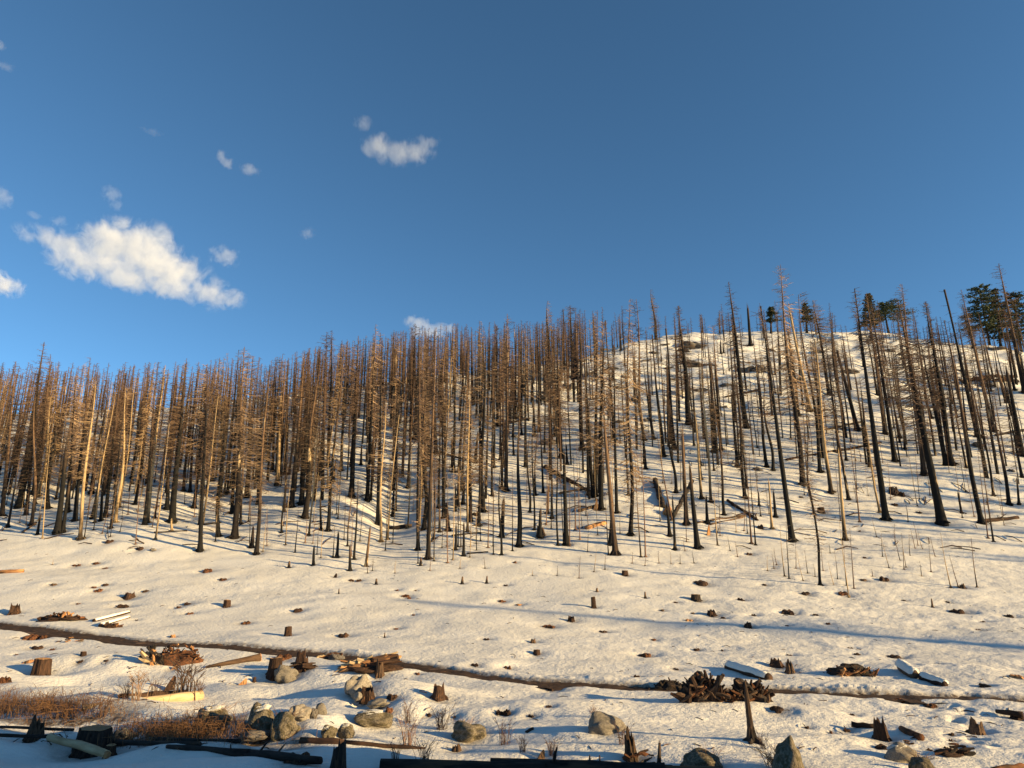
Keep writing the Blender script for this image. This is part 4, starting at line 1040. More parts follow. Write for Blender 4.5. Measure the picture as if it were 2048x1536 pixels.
# burnt trees to the right of the picture, whose long shadows cross the slope and the meadow
for (x, y, h, kind, lab) in [(73.9, 10.7, 21.5, 'big', 'big scorched pine right of the picture whose shadow crosses the meadow'),
        (58, 50, 20, 'fir', ''), (66, 56, 18, 'fir', ''), (72, 47, 21, 'big', ''), (62, 62, 17, 'fir', ''), (80, 60, 22, 'fir', ''), (70, 68, 19, 'bare', ''), (88, 52, 20, 'fir', ''), (84, 71, 20, 'fir', ''),
        (76, 40, 21, 'fir', ''), (95, 62, 22, 'fir', ''), (66, 44, 15, 'slim', ''), (92, 44, 20, 'big', ''), (102, 55, 20, 'fir', ''), (90, 82, 18, 'fir', ''), (86, 92, 18, 'fir', ''), (104, 74, 20, 'fir', ''),
        (56, 42, 12, 'slim', ''), (74, 78, 16, 'slim', ''), (98, 88, 18, 'bare', ''), (110, 66, 22, 'big', ''), (81, 34, 19, 'fir', ''), (60, 58, 16, 'slim', ''), (68, 62, 17, 'bare', ''), (64, 52, 14, 'slim', ''), (78, 66, 20, 'fir', ''), (72, 73, 18, 'slim', ''), (94, 74, 21, 'big', ''), (100, 98, 19, 'fir', ''), (88, 104, 17, 'fir', ''), (108, 90, 20, 'bare', ''), (98, 48, 22, 'fir', ''), (112, 80, 20, 'fir', ''), (70, 37, 17, 'slim', ''), (76, 84, 20, 'fir', ''), (82, 98, 19, 'big', ''), (96, 106, 20, 'fir', ''), (104, 64, 22, 'big', ''), (74, 63, 19, 'fir', ''), (84, 82, 20, 'fir', ''), (92, 94, 19, 'fir', ''), (66, 66, 17, 'fir', '')]:
    place_tree(kind, (x, y, float(H(x, y))), None, h, 0, 1.9 if 'meadow' in lab else None, lab or 'burnt tree standing beyond the right edge of the picture', 'burnt trees beyond the right edge')

# ------------------------------------------------------------------ green pines on the ridge
def pine_crown(name, mat, h, seed, start, Lmax, shape, tiers, lop=0.0, per=9):
    """whorls of boughs carrying needle tufts"""
    rd = random.Random(seed); mb = MB()
    for t in range(tiers):
        f = start + (1 - start) * (t + rd.uniform(-.3, .3)) / tiers
        f = min(max(f, start), .985)
        L0 = Lmax * (1 - ((f - start) / (1 - start))) ** shape + .35
        for b in range(per):
            if rd.random() < .15: continue
            a = 6.283 * b / per + rd.uniform(-.4, .4)
            L = L0 * rd.uniform(.55, 1.15) * (1 + lop * math.cos(a))
            c, s = math.cos(a), math.sin(a); z = f * h
            e = (c * L, s * L, z + L * rd.uniform(-.18, .22))
            mb.tube([(0, 0, z), e], [.07, .02], 3, False)
            for k in range(int(12 + L * 11)):
                g = rd.uniform(.3, 1.05); w = .15 + .17 * rd.random()
                cx = e[0] * g + rd.gauss(0, .18 * L * .5); cy = e[1] * g + rd.gauss(0, .18 * L * .5); cz = z + (e[2] - z) * g + rd.gauss(0, .12) + .08
                n1 = Vector((rd.gauss(0, 1), rd.gauss(0, 1), rd.gauss(0, .5))).normalized() * w
                n2 = Vector((rd.gauss(0, 1), rd.gauss(0, 1), rd.gauss(0, .6))).normalized() * w * .6
                n3 = Vector((0, 0, w * .5))
                P = Vector((cx, cy, cz))
                mb.add([tuple(P - n1), tuple(P + n2), tuple(P + n1), tuple(P + n3)], [(0, 1, 2), (0, 1, 3), (1, 2, 3), (0, 3, 2)])
    return mb.mesh(name, mat)
GREEN = [ # foot, tip, crown start, spread, mat, label
 (1980, 695, 1957, 570, .30, 4.0, .35, 'needle', 0.0, 'large broad green pine left of the other two on the right ridge'),
 (2000, 692, 1988, 574, .20, 2.6, .8, 'needle', 0.0, 'narrow dark pointed green fir between two broad pines on the ridge'),
 (2042, 697, 2024, 582, .22, 4.2, .4, 'needle', 0.0, 'broad green pine cut by the right edge on the ridge'),
 (1778, 668, 1767, 603, .52, 4.2, .3, 'needle', 0.35, 'flat-topped green pine leaning left alone on the ridge'),
 (1542, 668, 1541, 612, .45, 1.3, .5, 'needle', 0.3, 'small ragged green pine at the left end of the ridge'),
 (1614, 668, 1609, 606, .40, 1.5, .6, 'needle_scorched', 0.3, 'half-scorched green pine behind thin burnt trees on the ridge'),
 (1744, 690, 1736, 586, .30, 1.7, .7, 'needle_scorched', 0.0, 'spindly green-topped fir behind the leaning black pines')]
for i, (bx, by, tx_, ty_, st, sp, sh, mt, lop, lab) in enumerate(GREEN):
    x, y, z = ground_at(bx, by)
    k = 1.03; x *= k; y *= k; z = float(H(x, y))
    rx, rz = ray(tx_, ty_); dx = y * rx - x; dz = y * rz - z
    h = math.hypot(dx, dz)
    o = thing('pine_tree', lab, 'tree', (x, y, z - .1), 'green pines on the ridge')
    o.rotation_euler = (0, math.atan2(dx, dz), 0)
    link('trunk', trunk_mesh('trunk', M['bark_mid'], h * .97, .30, 300 + i, sides=8), o)
    link('crown', pine_crown('crown', M[mt], h, 310 + i, st, sp, sh, 15 if st < .4 else 8, lop), o)

# ------------------------------------------------------------------ stumps, boulders, logs
def blob_mesh(name, mat, seed, form, sub=4, rough=.035):
    from mathutils import noise
    rd = random.Random(seed); bm = bmesh.new()
    bmesh.ops.create_icosphere(bm, subdivisions=sub, radius=1.0)
    ph = [Vector((rd.gauss(0, 1), rd.gauss(0, 1), rd.gauss(0, 1))).normalized() for _ in range(9)]
    so = Vector((seed * 1.7, seed * .3, 5.1))
    for v in bm.verts:
        n = v.co.normalized(); r = 1.0
        if form == 2:
            for q in ph: r = min(r, (.78 + .1 * ph[0].x) / max(.35, n.dot(q))) if n.dot(q) > .3 else r
        for j, q in enumerate(ph): r += (.06 if form != 0 else .04) * math.sin(n.dot(q) * (2.2 + j * .9) + j)
        r += rough * (noise.noise(n * 2.3 + so) * 1.4 + noise.noise(n * 6.3 + so) * .8 + noise.noise(n * 15 + so) * .7)
        v.co = n * r
    if form == 1:
        for v in bm.verts: v.co.z *= 1 - .25 * v.co.x * .6
    me = bpy.data.meshes.new(name); bm.to_mesh(me); bm.free()
    me.materials.append(mat); me.polygons.foreach_set('use_smooth', np.ones(len(me.polygons), bool)); me.update()
    return me

def lump_mesh(name, mat, seed):
    """low rotten stump top: ragged ring with split ribs"""
    rd = random.Random(seed); mb = MB(); n = 13
    prof = [(1.10, -.6), (1.0, .05), (.86, .55), (.55, .72), (.2, .62)]
    vs = []; ph = rd.uniform(0, 6)
    rads = [1 + .22 * math.sin(3 * a + ph) + rd.uniform(-.2, .2) for a in [6.283 * k / n for k in range(n)]]
    tops = [rd.uniform(.45, 1.25) for _ in range(n)]
    for (r, z) in prof:
        for k in range(n):
            a = 6.283 * k / n
            zz = z * (tops[k] if z > .3 else 1)
            vs.append((math.cos(a) * r * rads[k], math.sin(a) * r * rads[k] * .9, zz))
    fs = []
    for i in range(len(prof) - 1):
        for k in range(n):
            a = i * n + k; b = i * n + (k + 1) % n; fs.append((a, b, b + n, a + n))
    fs.append(tuple((len(prof) - 1) * n + k for k in range(n)))
    mb.add(vs, fs)
    for k in range(4):
        a = rd.uniform(0, 6.28); L = rd.uniform(.8, 1.35)
        mb.tube([(math.cos(a) * .3, math.sin(a) * .3, .25), (math.cos(a) * L, math.sin(a) * L, rd.uniform(-.25, .1))], [.25, .10], 4, True)
    return mb.mesh(name, mat)

def stump_mesh(name, mat, seed, split=False, roots=6):
    """upright stump, unit radius and unit height; split: torn into spikes"""
    rd = random.Random(seed); mb = MB(); n = 20
    ph = rd.uniform(0, 6)
    flute = [1 + .07 * math.sin(5 * 6.283 * k / n + ph) + rd.uniform(-.07, .07) for k in range(n)]
    if split:
        tops = []
        for k in range(n):
            a = 6.283 * k / n
            tops.append(.62 + .16 * math.sin(a + ph) + (rd.uniform(0, .42) if rd.random() < .4 else rd.uniform(0, .10)))
        m = max(tops); tops = [q / m for q in tops]
    else:
        sx = rd.uniform(-.08, .08); tops = [1 + sx * math.cos(6.283 * k / n) + rd.uniform(-.02, .02) for k in range(n)]
    rows = [(1.22, -.3), (1.10, .0), (1.0, .22), (.93, .6), (.88, 1.0)]
    vs = []
    for (r, z) in rows:
        for k in range(n):
            a = 6.283 * k / n; zz = z * tops[k] if z > 0 else z
            rr = r * flute[k] * (1 - (.18 * z if split and z > .5 else 0))
            vs.append((math.cos(a) * rr, math.sin(a) * rr, zz))
    fs = []
    for i in range(len(rows) - 1):
        for k in range(n):
            a = i * n + k; b = i * n + (k + 1) % n; fs.append((a, b, b + n, a + n))
    if split:
        o = len(vs)
        for k in range(n):
            a = 6.283 * k / n; vs.append((math.cos(a) * .52, math.sin(a) * .52, max(.2, tops[k] * .8 - .08)))
        for k in range(n):
            a = 6.283 * k / n; vs.append((math.cos(a) * .35, math.sin(a) * .35, .22))
        t = (len(rows) - 1) * n
        for k in range(n):
            k2 = (k + 1) % n
            fs.append((t + k, t + k2, o + k2, o + k)); fs.append((o + k, o + k2, o + n + k2, o + n + k))
        fs.append(tuple(o + n + k for k in range(n)))
    mb.add(vs, fs)
    for k in range(roots):
        a = 6.283 * k / roots + rd.uniform(-.5, .5); L = rd.uniform(1.2, 1.75)
        mb.tube([(math.cos(a) * .7, math.sin(a) * .7, .10), (math.cos(a) * L * .7, math.sin(a) * L * .7, .03), (math.cos(a) * L, math.sin(a) * L, -.12)], [.20, .15, .06], 5, True)
    return mb.mesh(name, mat), tops, flute

def cut_face_mesh(name, tops, flute):
    n = len(tops); vs = []; fs = []
    for r in (.83, .55, .25):
        for k in range(n):
            a = 6.283 * k / n; vs.append((math.cos(a) * r * flute[k], math.sin(a) * r * flute[k], tops[k] + (.025 if r < .8 else .012)))
    for i in range(2):
        for k in range(n):
            a = i * n + k; b = i * n + (k + 1) % n; fs.append((a, b, b + n, a + n))
    fs.append(tuple(2 * n + k for k in range(n)))
    mb = MB(); mb.add(vs, fs); return mb.mesh(name, M['cut'])

LOWS = [lump_mesh('low_stump', M[('redwood', 'darkwood', 'redwood', 'oldwood', 'darkwood')[i]], 400 + i) for i in range(5)]
ORANGE = [lump_mesh('orange_stump', M['orange'], 410 + i) for i in range(2)]
CUTS = []
for i in range(3):
    me, tops, fl = stump_mesh('sawn_stump', M[('darkwood', 'char', 'darkwood')[i]], 420 + i); CUTS.append((me, cut_face_mesh('cut_face', tops, fl)))
SPLITS = [stump_mesh('torn_stump', M[('darkwood', 'char', 'oldwood')[i]], 430 + i, True)[0] for i in range(3)]
def shard_mesh(mat, seed):
    rd = random.Random(seed); mb = MB()
    vs = [(-.5, -.12, -.3), (.5, -.12, -.3), (.5, .12, -.3), (-.5, .12, -.3), (.0, -.1, .5), (.62, -.08, .35), (.6, .08, .35), (.02, .1, .5), (.42, -.04, 1.0), (.6, -.03, .92), (.6, .03, .92), (.44, .04, 1.0)]
    vs = [tuple(c + rd.uniform(-.04, .04) for c in v) for v in vs]
    fs = [(0, 3, 2, 1)] + [(a, a + 1 if a % 4 < 3 else a - 3, (a + 5 if a % 4 < 3 else a + 1), a + 4) for a in range(8)] + [(8, 9, 10, 11)]
    mb.add(vs, fs); return mb.mesh('wood_shard', mat)
SHARDS = [shard_mesh(M['orange'], 1), shard_mesh(M['oldwood'], 2), shard_mesh(M['darkwood'], 3)]
POSTS = [trunk_mesh('thin_stub', M[('bark_brown', 'bark_black')[i]], 1.0, .10, 440 + i, True, sides=7, rings=6, crook=.02, flare=.5) for i in range(2)]

_srd = random.Random(31)
_SHORT = []
for (bx, by, w, hh, form, lab) in STUMPS:
    if not lab: continue
    k = min([lab.find(c) for c in _CUT if lab.find(c) > 0] + [len(lab)])
    short = lab[:k]
    if 2 <= len(short.split()) <= 5 and not any(q[2] == short for q in _SHORT) and 'one' not in short.split():
        _SHORT.append((bx, by, short))
_USED = {}
def scrap_label(px_, py_, w, form):
    L = min(_SHORT, key=lambda q: (q[0] - px_) ** 2 + (2.2 * (q[1] - py_)) ** 2)
    dx, dy = px_ - L[0], py_ - L[1]
    rel = ('just ' if abs(dx) < 30 else '') + ('left' if dx < 0 else 'right') + (' and uphill' if dy < -9 else (' and downhill' if dy > 9 else '')) + ' of the ' + L[2]
    word = 'thin stick standing' if form in ('post', 'shard') else ('tiny wood scrap' if w < 10 else 'small low stump top')
    lab = word + ' in the snow ' + rel
    if len(lab.split()) > 15: lab = word + ' ' + rel
    return lab, 'small bits of wood in the snow near the ' + L[2]
for i, (bx, by, w, hh, form, lab) in enumerate(STUMPS):
    p = ground_at(bx, by - 1); s = px_size(p)
    W = w * s; Hh = hh * s * 1.03
    grp = None
    if not lab: lab, grp = scrap_label(bx, by, w, form)
    grp = grp or 'stumps on the snow'
    z = p[2] - .06
    loc = (p[0], p[1] + W * .35, float(H(p[0], p[1] + W * .35)) - .07 - min(.10, W * .10))
    rz = _srd.uniform(0, 6.28)
    if form in ('low', 'orange'):
        me = _srd.choice(LOWS if form == 'low' else ORANGE)
        dark = 'dark' in lab or 'black' in lab
        if form == 'low' and dark: me = _srd.choice([LOWS[1], LOWS[4]])
        elif form == 'low' and ('red' in lab or 'rust' in lab): me = _srd.choice([LOWS[0], LOWS[2]])
        o = thing('tree_stump', lab, 'stump', loc, grp, me)
        o.rotation_euler = (_srd.uniform(-.12, .12), _srd.uniform(-.12, .12), rz)
        o.scale = (W * .44, W * .44, max(Hh * .85, .10))
    elif form == 'cut':
        o = thing('tree_stump', lab, 'stump', loc, grp)
        o.rotation_euler = (_srd.uniform(-.05, .05), _srd.uniform(-.05, .05), rz)
        o.scale = (W * .40, W * .40, Hh * .88)
        b, c = CUTS[i % 3]
        link('stump_body', b, o); link('cut_face', c, o)
    elif form == 'split':
        me = SPLITS[1] if ('black' in lab and by > 1480) else _srd.choice([SPLITS[0], SPLITS[0], SPLITS[2]])
        o = thing('torn_stump', lab, 'stump', loc, grp, me)
        o.rotation_euler = (0, _srd.uniform(-.08, .08), rz)
        o.scale = (W * .36, W * .36, Hh)
    elif form == 'post':
        me = POSTS[1] if 'black' in lab else POSTS[0]
        o = thing('wood_post', lab, 'snag', loc, grp, me)
        o.rotation_euler = (0, _srd.uniform(-.1, .1), rz)
        o.scale = (W * 4.2, W * 4.2, Hh)
    else:
        me = SHARDS[0] if ('orange' in lab or 'yellow' in lab or 'pale' in lab) else (SHARDS[2] if 'dark' in lab else SHARDS[1])
        o = thing('wood_shard', lab, 'wood', loc, grp, me)
        o.rotation_euler = (0, _srd.uniform(-.1, .2), _srd.uniform(-.4, .4))
        o.scale = (W * .9, W * .9, Hh)

SNOWP = blob_mesh('snow_patch', M['snow'], 590, 1, 3, .10)
for i, (bx, by, w, hh, mt, form, lab) in enumerate(BOULDERS):
    p = ground_at(bx, by); s = px_size(p); W = w * s; Hh = hh * s
    me = blob_mesh('boulder', M[mt], 500 + i, form)
    o = thing('boulder', lab, 'boulder', (p[0], p[1] + W * .32, float(H(p[0], p[1] + W * .28)) + Hh * .02), 'boulders in the lower snow', me)
    o.rotation_euler = (0, _srd.uniform(-.15, .15), _srd.uniform(-.5, .5) + (0 if form != 2 else 1.2))
    o.scale = (W * .48, W * .34, Hh * .66)
    if i in (11, 12, 13, 10, 5, 17):
        q = link('snow_patch', SNOWP, o); q.location = (-.12, .1, .80); q.scale = (.62, .6, .26); q.rotation_euler = (0, -.15, 0)
_rb = [blob_mesh('rock', M['darkrock'], 560 + i, 2 if i % 2 else 1) for i in range(4)]
for i, (bx, by, w, hh) in enumerate(ROCKS_UP):
    p = ground_at(bx, by); s = px_size(p); W = w * s; Hh = hh * s
    side = 'left' if bx < 1260 else ('middle' if bx < 1520 else 'right')
    where = 'near the summit' if by < 760 else 'on the upper slope'
    big = 'long flat' if w > 40 else ('small' if w < 25 else ('low narrow' if hh < 7 else ('knobbly' if hh > 11 else 'middling')))
    L = min(LANDMARKS, key=lambda q: (q[0][0] - bx) ** 2 + (1.3 * (q[0][1] - by)) ** 2)
    rel = ('uphill ' if by < L[0][1] - 20 else '') + ('just ' if abs(bx - L[0][0]) < 25 else ('far ' if abs(bx - L[0][0]) > 60 else '')) + ('left' if bx < L[0][0] else 'right')
    o = thing('rock', '%s dark rock in the snow %s of the %s' % (big, rel, L[1]), 'rock', (p[0], p[1] + W * .2, p[2] + Hh * .05), 'dark rocks %s, %s' % (where, side), _rb[i % 4])
    o.rotation_euler = (_srd.uniform(0, .3), _srd.uniform(-.2, .2), _srd.uniform(-.6, .6))
    o.scale = (W * .5, W * .42, max(Hh * .8, .35))

# ------------------------------------------------------------------ fallen logs
def log_thing(x1, y1, x2, y2, r1, r2, mat, label, group='fallen logs', lift=0.4, stubs=0, snow=False, end=None, seed=0, up1=0.0, up2=0.0, jag=.10):
    a = ground_at(x1, y1); b = ground_at(x2, y2)
    sa, sb = px_size(a), px_size(b)
    A = Vector(a) + Vector((0, 0, r1 * sa * lift + up1)); B = Vector(b) + Vector((0, 0, r2 * sb * lift + up2))
    mid = (A + B) / 2; d = B - A; L = d.length
    rd = random.Random(seed + int(x1 * 7 + y1))
    n = max(5, min(14, int(L / .5)))
    mb = MB(); pts = []; rad = []
    for i in range(n):
        q = i / (n - 1)
        pts.append((rd.uniform(-.25, .25) * r1 * sa, rd.uniform(-.15, .15) * r1 * sa, (q - .5) * L)); rad.append((r1 * sa * (1 - q) + r2 * sb * q) * rd.uniform(.9, 1.1))
    mb.tube(pts, rad, 9, True, None, jag, rd)
    o = thing('fallen_log', label, 'log', mid, group)
    o.rotation_euler = d.to_track_quat('Z', 'Y').to_euler()
    link('log_body', mb.mesh('log_body', M[mat], True), o)
    for k in range(stubs):
        q = rd.uniform(-.45, .45) * L; g = rd.uniform(0, 6.28); r = r1 * sa; sl = r * rd.uniform(2.0, 5.0)
        mb = MB(); mb.tube([(0, 0, q), (math.cos(g) * sl * .6, math.sin(g) * sl * .6, q + sl * .15), (math.cos(g) * sl, math.sin(g) * sl, q + sl * .35)], [r * .35, r * .25, r * .08], 5)
        link('branch_stub', mb.mesh('branch_stub', M[mat]), o)
    if end:
        mb = MB(); s = -1 if end == 'a' else 1; r = r1 * sa if s < 0 else r2 * sb
        mb.tube([(pts[0 if s < 0 else -1][0], pts[0 if s < 0 else -1][1], s * L * .5 - s * .02), (pts[0 if s < 0 else -1][0], pts[0 if s < 0 else -1][1], s * (L * .5 + .03))], [r * .98, r * .9], 9, True, None, .06, rd)
        link('cut_end', mb.mesh('cut_end', M['orange']), o)
    if snow:
        mb = MB(); m = 12; vs = []; inv = d.to_track_quat('Z', 'Y').inverted()
        up = inv @ Vector((0, 0, 1)); up.z = 0; up.normalize(); sd = Vector((-up.y, up.x, 0))
        rows = 12
        for i in range(rows):
            q = i / (rows - 1); r = (r1 * sa * (1 - q) + r2 * sb * q); tp = math.sin(math.pi * min(max(q, .03), .97)) ** .3
            for k in range(m):
                g = math.pi * k / (m - 1)
                c = sd * math.cos(g) * r * 1.04 + up * (r * .2 + math.sin(g) * r * (.95 + .25 * tp + rd.uniform(-.12, .12)))
                vs.append((c.x, c.y, (q - .5) * L * .98))
        fs = [(i * m + k, i * m + k + 1, (i + 1) * m + k + 1, (i + 1) * m + k) for i in range(rows - 1) for k in range(m - 1)]
        fs.append(tuple(range(m))[::-1]); fs.append(tuple((rows - 1) * m + k for k in range(m)))
        mb.add(vs, fs); link('snow_cap', mb.mesh('snow_cap', M['snow'], True), o)
    return o

LG = log_thing
LG(165, 1421, 402, 1397, 7, 10, 'palelog', 'long bleached log glowing yellow beside the brush at lower left', stubs=3, lift=.5)
LG(240, 1395, 370, 1388, 5, 6, 'darkwood', 'dark reddish log behind the long bleached one, lower left')
LG(412, 1336, 520, 1320, 3, 8, 'oldwood', 'tapered brown log lying below the trail with a sawn orange end', end='b', lift=.6)
LG(100, 1479, 215, 1513, 7, 7.5, 'palelog', 'stubby pale log with torn ends leaning before the big sawn stump', lift=.6, end='b', jag=.22)
LG(0, 1455, 146, 1462, 2.5, 3, 'char', 'thin charred pole behind the jagged hollow stump, lower left', lift=.6)
LG(-20, 1472, 112, 1476, 3.5, 3.5, 'char', 'thin charred pole in front of the jagged hollow stump, lower left', lift=.6)
LG(228, 1488, 400, 1492, 5, 5, 'char', 'charred log right of the big sawn stump, in the shade', lift=.7)
LG(303, 1483, 478, 1487, 5, 4, 'char', 'longer charred log just behind its neighbour in the shade', lift=.9, stubs=1)
LG(335, 1497, 500, 1512, 5, 8, 'char', 'rough lumpy black log in the shaded foreground, left of the rotten stump', jag=.3, lift=.5, stubs=4)
LG(495, 1512, 640, 1524, 8, 9, 'char', 'lumpy black log running into the rotten black stump', jag=.3, lift=.4, stubs=3)
LG(600, 1484, 690, 1490, 7, 8, 'darkwood', 'dark log in the shade under the half-buried rocks')
LG(684, 1490, 850, 1499, 6, 3, 'darkwood', 'reddish log along the lower edge of the sunlit snow, centre', lift=.6)
LG(760, 1538, 1090, 1544, 14, 12, 'char', 'long black log along the bottom edge, centre', lift=.5)
LG(985, 1534, 1330, 1542, 13, 11, 'char', 'black log with a ragged root end along the bottom edge, right of centre', lift=.5, stubs=4, jag=.2)
LG(1205, 1531, 1345, 1535, 4, 4, 'char', 'thin black log at the foot of the tall splintered stump')
LG(1325, 1538, 1445, 1540, 4, 4, 'oldwood', 'tan log end sticking into the picture at the bottom edge', lift=.7)
LG(1985, 1545, 2046, 1538, 6, 7, 'redwood', 'red-brown log in the lower right corner', lift=.6)
LG(1458, 1336, 1536, 1360, 9, 9, 'darkwood', 'snow-capped log lying slantwise behind the twin root piles', snow=True, lift=.3)
LG(1802, 1338, 1830, 1356, 11, 10, 'oldwood', 'thick short log with a snow cap above the trail on the right', snow=True, lift=.5)
LG(1845, 1357, 1892, 1372, 8, 7, 'darkwood', 'snow-buried log beside the thick short one', snow=True, lift=.4)
LG(188, 1244, 258, 1226, 3.5, 3, 'darkwood', 'upper one of two snow-topped logs above the trail on the left', snow=True, lift=.6)
LG(200, 1254, 258, 1236, 4.5, 3, 'darkwood', 'lower one of two snow-topped logs above the trail on the left', snow=True, lift=.6)
LG(-8, 1147, 47, 1144, 4, 4, 'orange', 'orange split log at the left edge on the upper snow', lift=.5)
LG(1052, 1467, 1066, 1460, 4, 4, 'char', 'short charred log lying in a snow hollow, lower centre', lift=.5)
LG(1703, 1452, 1752, 1458, 5, 6, 'darkwood', 'dark log pointing at the splintered spiky stump, lower right', lift=.6)
LG(1803, 1460, 1842, 1480, 5, 8, 'redwood', 'red broken log right of the splintered spiky stump', lift=.6, stubs=2)
LG(1992, 1424, 2046, 1432, 4, 6, 'darkwood', 'dark log at the right edge below the trail', lift=.4)
LG(1960, 1370, 1980, 1375, 3, 3, 'char', 'short black stick above the trail, far right')
# on the slope
for k, (q, mt, lab, st) in enumerate([
  ((1090, 936, 1182, 986, 5, 3), 'darkwood', 'dark fallen trunk slanting down behind the flat-topped black snag', 5),
  ((1120, 988, 1186, 976, 3, 2), 'oldwood', 'thin fallen stem crossing the lower end of the dark slanting trunk', 2),
  ((1158, 1024, 1196, 1012, 4, 3), 'oldwood', 'short fallen trunk at the foot of the shaggy golden fir', 2),
  ((1346, 1036, 1386, 984, 4, 4), 'char', 'black trunk leaning uphill behind the upturned orange stump', 0),
  ((1310, 962, 1326, 1016, 5, 6), 'char', 'black fallen trunk patched with snow, pointing down the slope', 2),
  ((1392, 1047, 1490, 1033, 2.5, 3), 'oldwood', 'thin grey log lying across the foot of the straight brown stem', 3),
  ((1420, 1050, 1486, 1036, 2, 2), 'oldwood', 'second thin grey log under the first, open slope', 1),
  ((1455, 1002, 1516, 1042, 3, 3), 'darkwood', 'dark fallen pole slanting down to the right, open slope', 1),
  ((1172, 1058, 1210, 1048, 5, 5), 'orange', 'charred log with an orange burnt side near the leaning cream-split snag', 0),
  ((778, 1058, 824, 1053, 4, 4), 'char', 'black log in the shaded gully beside the white peeled trunk', 1),
  ((904, 1073, 962, 1067, 3, 2.5), 'char', 'black log lying under the central trees', 2),
  ((640, 1016, 716, 1008, 2.5, 2), 'darkwood', 'dark log across the snow left of the gully', 1),
  ((934, 1108, 976, 1105, 2, 2), 'char', 'thin black log at the lower edge of the central trees', 1),
  ((1572, 921, 1684, 900, 3, 2), 'darkwood', 'long dark log crossing behind the cream-footed trunk', 2),
  ((1682, 902, 1762, 886, 2.5, 2), 'darkwood', 'dark log running on to the right behind the big leaning pine', 1),
  ((1958, 1044, 2036, 1037, 4, 4), 'darkwood', 'dark log with an upright stub by the foot of the long brown leaning trunk', 2),
  ((1992, 872, 2050, 862, 3, 4), 'char', 'black log by the clean snag at the right edge', 1),
  ((44, 1066, 72, 1046, 2, 2), 'oldwood', 'tangle of fallen sticks at the foot of the left stand', 4),
  ((308, 1066, 374, 1063, 2, 2), 'char', 'dark log under the black striped pine', 0),
  ((402, 1050, 442, 1046, 2, 2), 'char', 'dark log behind the lone front fir', 0),
  ((1330, 738, 1420, 730, 2.5, 2), 'char', 'dark log across the snow high on the bare slope', 1),
  ((1450, 795, 1520, 780, 2, 2), 'darkwood', 'dark log high on the slope under the shaggy spire pine', 1),
  ((1000, 850, 1060, 838, 2.5, 2), 'char', 'dark log high among the central trees', 1),
  ((1180, 880, 1262, 870, 2, 2), 'char', 'dark log halfway up the slope, right of centre', 1),
  ((880, 905, 945, 925, 2, 2), 'darkwood', 'dark log uphill in the central stand', 1),
  ((1650, 860, 1720, 845, 2, 2), 'char', 'dark log on the upper right slope', 1)]):
    LG(*q, mt, lab, 'fallen logs on the slope', stubs=st, seed=k, up2=(1.0 if 'leaning uphill' in lab else 0))

# ------------------------------------------------------------------ heaps of roots, bark and split wood
def piece_mesh(mat, seed, L=1.0, r=.16):
    rd = random.Random(seed); mb = MB()
    n = 4; pts = [(rd.uniform(-.06, .06), rd.uniform(-.06, .06), (i / (n - 1) - .5) * L) for i in range(n)]
    mb.tube(pts, [r * rd.uniform(.55, .8), r * rd.uniform(.8, 1.1), r * rd.uniform(.75, 1.0), r * rd.uniform(.35, .8)], 6, True, None, .28, rd)
    return mb.mesh('piece', M[mat])
PIECES = {k: [piece_mesh(k, 600 + 7 * i + len(k), 1.0, (.16, .22, .12)[i % 3]) for i in range(3)] for k in ('darkwood', 'redwood', 'orange', 'char', 'oldwood', 'palelog')}
def heap(cx, by, w, h, n, mats, label, name, piece, style='fan', seed=0, psize=(.3, .6), core='darkwood'):
    """w and h in photograph pixels"""
    rd = random.Random(700 + seed)
    p = ground_at(cx, by); s = px_size(p); W = w * s; Hh = h * s
    y0 = p[1] + min(.5, W * .3); base = Vector((p[0], y0, float(H(p[0], y0))))
    o = thing(name, label, 'wood pile' if 'log' in name or 'heap' in name else 'root', base)
    if core:
        c = link('heap_core', blob_mesh('heap_core', M[core], 720 + seed, 1, 4, .13), o); kc = {'fan': .5, 'split': .22, 'crumb': .40, 'flat': .25}[style]; c.scale = (W * .46, min(.7, W * .26), Hh * kc); c.location = (0, .08, 0)
    for i in range(n):
        mt = rd.choice(mats); me = rd.choice(PIECES[mt])
        u = rd.uniform(-.5, .5); L = Hh * rd.uniform(*psize) / .6 if style == 'fan' else W * rd.uniform(*psize)
        q = bpy.data.objects.new(piece, me); COL.objects.link(q); q.parent = o
        ht = Hh * (1 - (2 * abs(u)) ** 2)
        if style == 'fan':
            d = Vector((u * 1.2 + rd.gauss(0, .75), rd.uniform(-.9, .4), rd.uniform(.15, 1.1)))
            q.location = (u * W * .9, rd.uniform(-.45, .2) * W * .5, ht * rd.uniform(.05, .48))
            th = rd.uniform(.3, .62)
        elif style == 'flat':
            d = Vector((1, rd.gauss(0, .35), rd.gauss(.1, .2))); q.location = (u * W * .85, rd.uniform(-.25, .25) * W * .4, ht * rd.uniform(.1, .75)); th = rd.uniform(.5, .9)
        elif style == 'split':
            d = Vector((1, rd.gauss(.3, .25), rd.gauss(.34, .22))); q.location = (u * W * .75, rd.uniform(-.4, .4) * W * .3, Hh * (.32 + u * .4) * rd.uniform(.4, 1.2)); th = rd.uniform(.3, .62)
        else:
            d = Vector((rd.gauss(0, 1), rd.gauss(0, 1), rd.gauss(0, .6))); q.location = (u * W * .95, rd.uniform(-.3, .3) * W * .5, Hh * .1 + ht * rd.uniform(.1, .55)); th = rd.uniform(.8, 1.6)
        q.rotation_euler = d.to_track_quat('Z', 'Y').to_euler()
        q.scale = (L * th, L * th, L)
    return o
